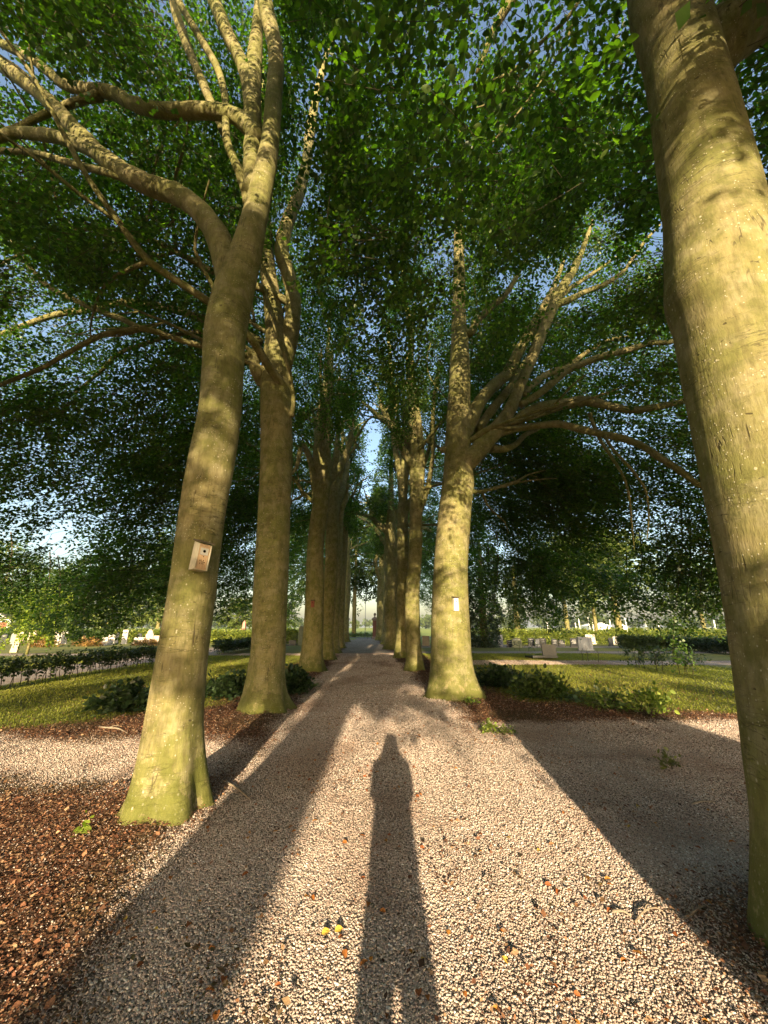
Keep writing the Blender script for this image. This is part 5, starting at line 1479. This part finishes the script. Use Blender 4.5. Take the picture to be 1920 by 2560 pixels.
# ------------------------------------------------------------------ the photographer (throws the long shadow)
M_CLOTH = simple('dark_coat', (.05, .055, .075), .2, 40, .9, .1, .2)
M_TROUSER = simple('blue_trousers', (.05, .065, .11), .2, 50, .9, .1, .2)
M_SKIN = simple('skin', (.50, .30, .22), .08, 20, .55, .35, .05)
M_HAIR = simple('brown_hair', (.06, .035, .02), .3, 60, .6, .3, .3, (1, 1, .2))
M_SHOE = simple('brown_shoes', (.06, .04, .03), .2, 30, .5, .4, .1)
M_PHONE = simple('black_phone', (.02, .02, .022), .1, 10, .2, .5, 0)
PX, PY = .035, -.40
person = thing('person', 'standing person in dark coat holding up a phone, seen only by the long shadow', 'person', (PX, PY, 0))
def skin(name, joints, edges, mat, parent, sub=2, root=0):
    me = bpy.data.meshes.new(name)
    me.from_pydata([j[0] for j in joints], edges, [])
    o = bpy.data.objects.new(name, me); COL.objects.link(o); o.parent = parent
    m = o.modifiers.new('Skin', 'SKIN')
    sv = me.skin_vertices[0] if me.skin_vertices else None
    if sv is None:
        bpy.context.view_layer.objects.active = o
        bm_ = __import__('bmesh').new(); bm_.from_mesh(me); bm_.verts.layers.skin.verify(); bm_.to_mesh(me); bm_.free(); sv = me.skin_vertices[0]
    for k, j in enumerate(joints):
        r_ = j[1]; sv.data[k].radius = r_ if isinstance(r_, tuple) else (r_, r_); sv.data[k].use_root = (k == root)
    s_ = o.modifiers.new('Sub', 'SUBSURF'); s_.levels = sub; s_.render_levels = sub
    m.use_smooth_shade = True
    me.materials.append(mat)
    return o
hand = [(-.05, .325, 1.57), (.05, .325, 1.57)]
body = [((0, 0, .93), (.15, .11)), ((0, 0, 1.12), (.145, .10)), ((0, .0, 1.32), (.165, .105)), ((0, -.01, 1.44), (.11, .08)), ((0, .0, 1.52), .055), ((0, .02, 1.60), .075), ((0, .025, 1.68), (.078, .09)), ((0, .01, 1.735), (.066, .075))]
ed = [(0, 1), (1, 2), (2, 3), (3, 4), (4, 5), (5, 6), (6, 7)]
for s in (-1, 1):
    b0 = len(body)
    body += [((s * .085, 0, .84), .095), ((s * .112, .02, .50), .062), ((s * .118, -.01, .12), .042), ((s * .12, .12, .05), .036)]
    ed += [(0, b0), (b0, b0 + 1), (b0 + 1, b0 + 2), (b0 + 2, b0 + 3)]
    b1 = len(body)
    body += [((s * .17, -.01, 1.41), .062), ((s * .165, .05, 1.17), .046), ((s * .13, .2, 1.36), .036), ((s * .07, .325, 1.555), .026)]
    ed += [(3, b1), (b1, b1 + 1), (b1 + 1, b1 + 2), (b1 + 2, b1 + 3)]
skin('body', body, ed, M_SKIN, person)
# clothing as its own skins, a little larger
coat = [((0, 0, .82), (.20, .14)), ((0, 0, .95), (.195, .135)), ((0, 0, 1.12), (.185, .12)), ((0, 0, 1.32), (.195, .125)), ((0, -.01, 1.44), (.13, .10)), ((0, 0, 1.535), .082)]
ce = [(0, 1), (1, 2), (2, 3), (3, 4), (4, 5)]
for s in (-1, 1):
    b1 = len(coat)
    coat += [((s * .17, -.01, 1.41), .076), ((s * .165, .05, 1.17), .064), ((s * .135, .19, 1.35), .048), ((s * .085, .28, 1.49), .038)]
    ce += [(4, b1), (b1, b1 + 1), (b1 + 1, b1 + 2), (b1 + 2, b1 + 3)]
skin('coat', coat, ce, M_CLOTH, person)
skin('trousers', [((0, 0, 1.0), (.165, .12)), ((0, 0, .88), (.175, .13))] + [((s * x, y, z), r_) for s in (-1, 1) for x, y, z, r_ in ((.10, 0, .76, .098), (.114, .02, .48, .074), (.118, -.005, .10, .066))],
     [(0, 1), (1, 2), (2, 3), (3, 4), (1, 5), (5, 6), (6, 7)], M_TROUSER, person)
for s in (-1, 1):
    skin('shoe', [((s * .118, -.06, .04), .045), ((s * .12, .06, .042), .046), ((s * .125, .17, .03), .036)], [(0, 1), (1, 2)], M_SHOE, person)
    for k, (dx, dz, L) in enumerate([(.0, .035, .062), (.004, .014, .07), (.004, -.008, .066), (0, -.03, .052)]):
        bx = s * (.068 + dx)
        skin('finger', [((bx, .33, 1.575 + dz), .011), ((s * .082, .352, 1.578 + dz), .0095), ((s * .074, .372, 1.58 + dz), .0085), ((s * .05, .379, 1.58 + dz), .0075)], [(0, 1), (1, 2), (2, 3)], M_SKIN, person, 1)
    skin('thumb', [((s * .06, .325, 1.55), .013), ((s * .045, .342, 1.568), .0105), ((s * .03, .351, 1.585), .009)], [(0, 1), (1, 2)], M_SKIN, person, 1)
skin('hair', [((0, -.03, 1.60), (.07, .055)), ((0, -.02, 1.68), (.088, .085)), ((0, .0, 1.73), (.098, .095)), ((0, .03, 1.75), (.08, .06))], [(0, 1), (1, 2), (2, 3)], M_HAIR, person)
for s in (-1, 1):
    m = MB(); m.lathe([(.001, -.009), (.008, -.006), (.011, 0), (.008, .006), (.001, .009)], (0, 0, 0), 10); m.build('eye', M_WHITE, person, True, (s * .03, .108, 1.655))
    skin('ear', [((s * .078, .01, 1.67), .011), ((s * .082, .0, 1.645), .012), ((s * .077, .01, 1.62), .008)], [(0, 1), (1, 2)], M_SKIN, person, 1)
skin('nose', [((0, .108, 1.655), .008), ((0, .124, 1.63), .013), ((0, .112, 1.615), .010)], [(0, 1), (1, 2)], M_SKIN, person, 1)
skin('mouth', [((-.024, .098, 1.585), .005), ((0, .106, 1.585), .007), ((.024, .098, 1.585), .005)], [(0, 1), (1, 2)], M_RED, person, 1)
m = MB(); m.box((0, 0, 0), (.076, .009, .155), bev=.004)
ph = m.build('phone', M_PHONE, loc=(0, -.035, 1.595), rot=(PITCH, 0, 0))
tag(ph, 'black phone held up in both hands by the photographer', 'phone')

# ------------------------------------------------------------------ haze over the fields
M_HAZE = bpy.data.materials.new('haze_air'); M_HAZE.use_nodes = True
hn = M_HAZE.node_tree
for n_ in list(hn.nodes):
    if n_.type != 'OUTPUT_MATERIAL': hn.nodes.remove(n_)
pv = hn.nodes.new('ShaderNodeVolumePrincipled')
pv.inputs['Color'].default_value = (.80, .86, .93, 1)
pv.inputs['Density'].default_value = .00025
pv.inputs['Anisotropy'].default_value = .2
hn.links.new(pv.outputs[0], hn.nodes['Material Output'].inputs['Volume'])
m = MB(); m.box((0, 1540, 11), (4900, 3400, 26))
tag(m.build('haze', M_HAZE), 'thin morning haze over the fields and churchyard', 'haze', kind='stuff')
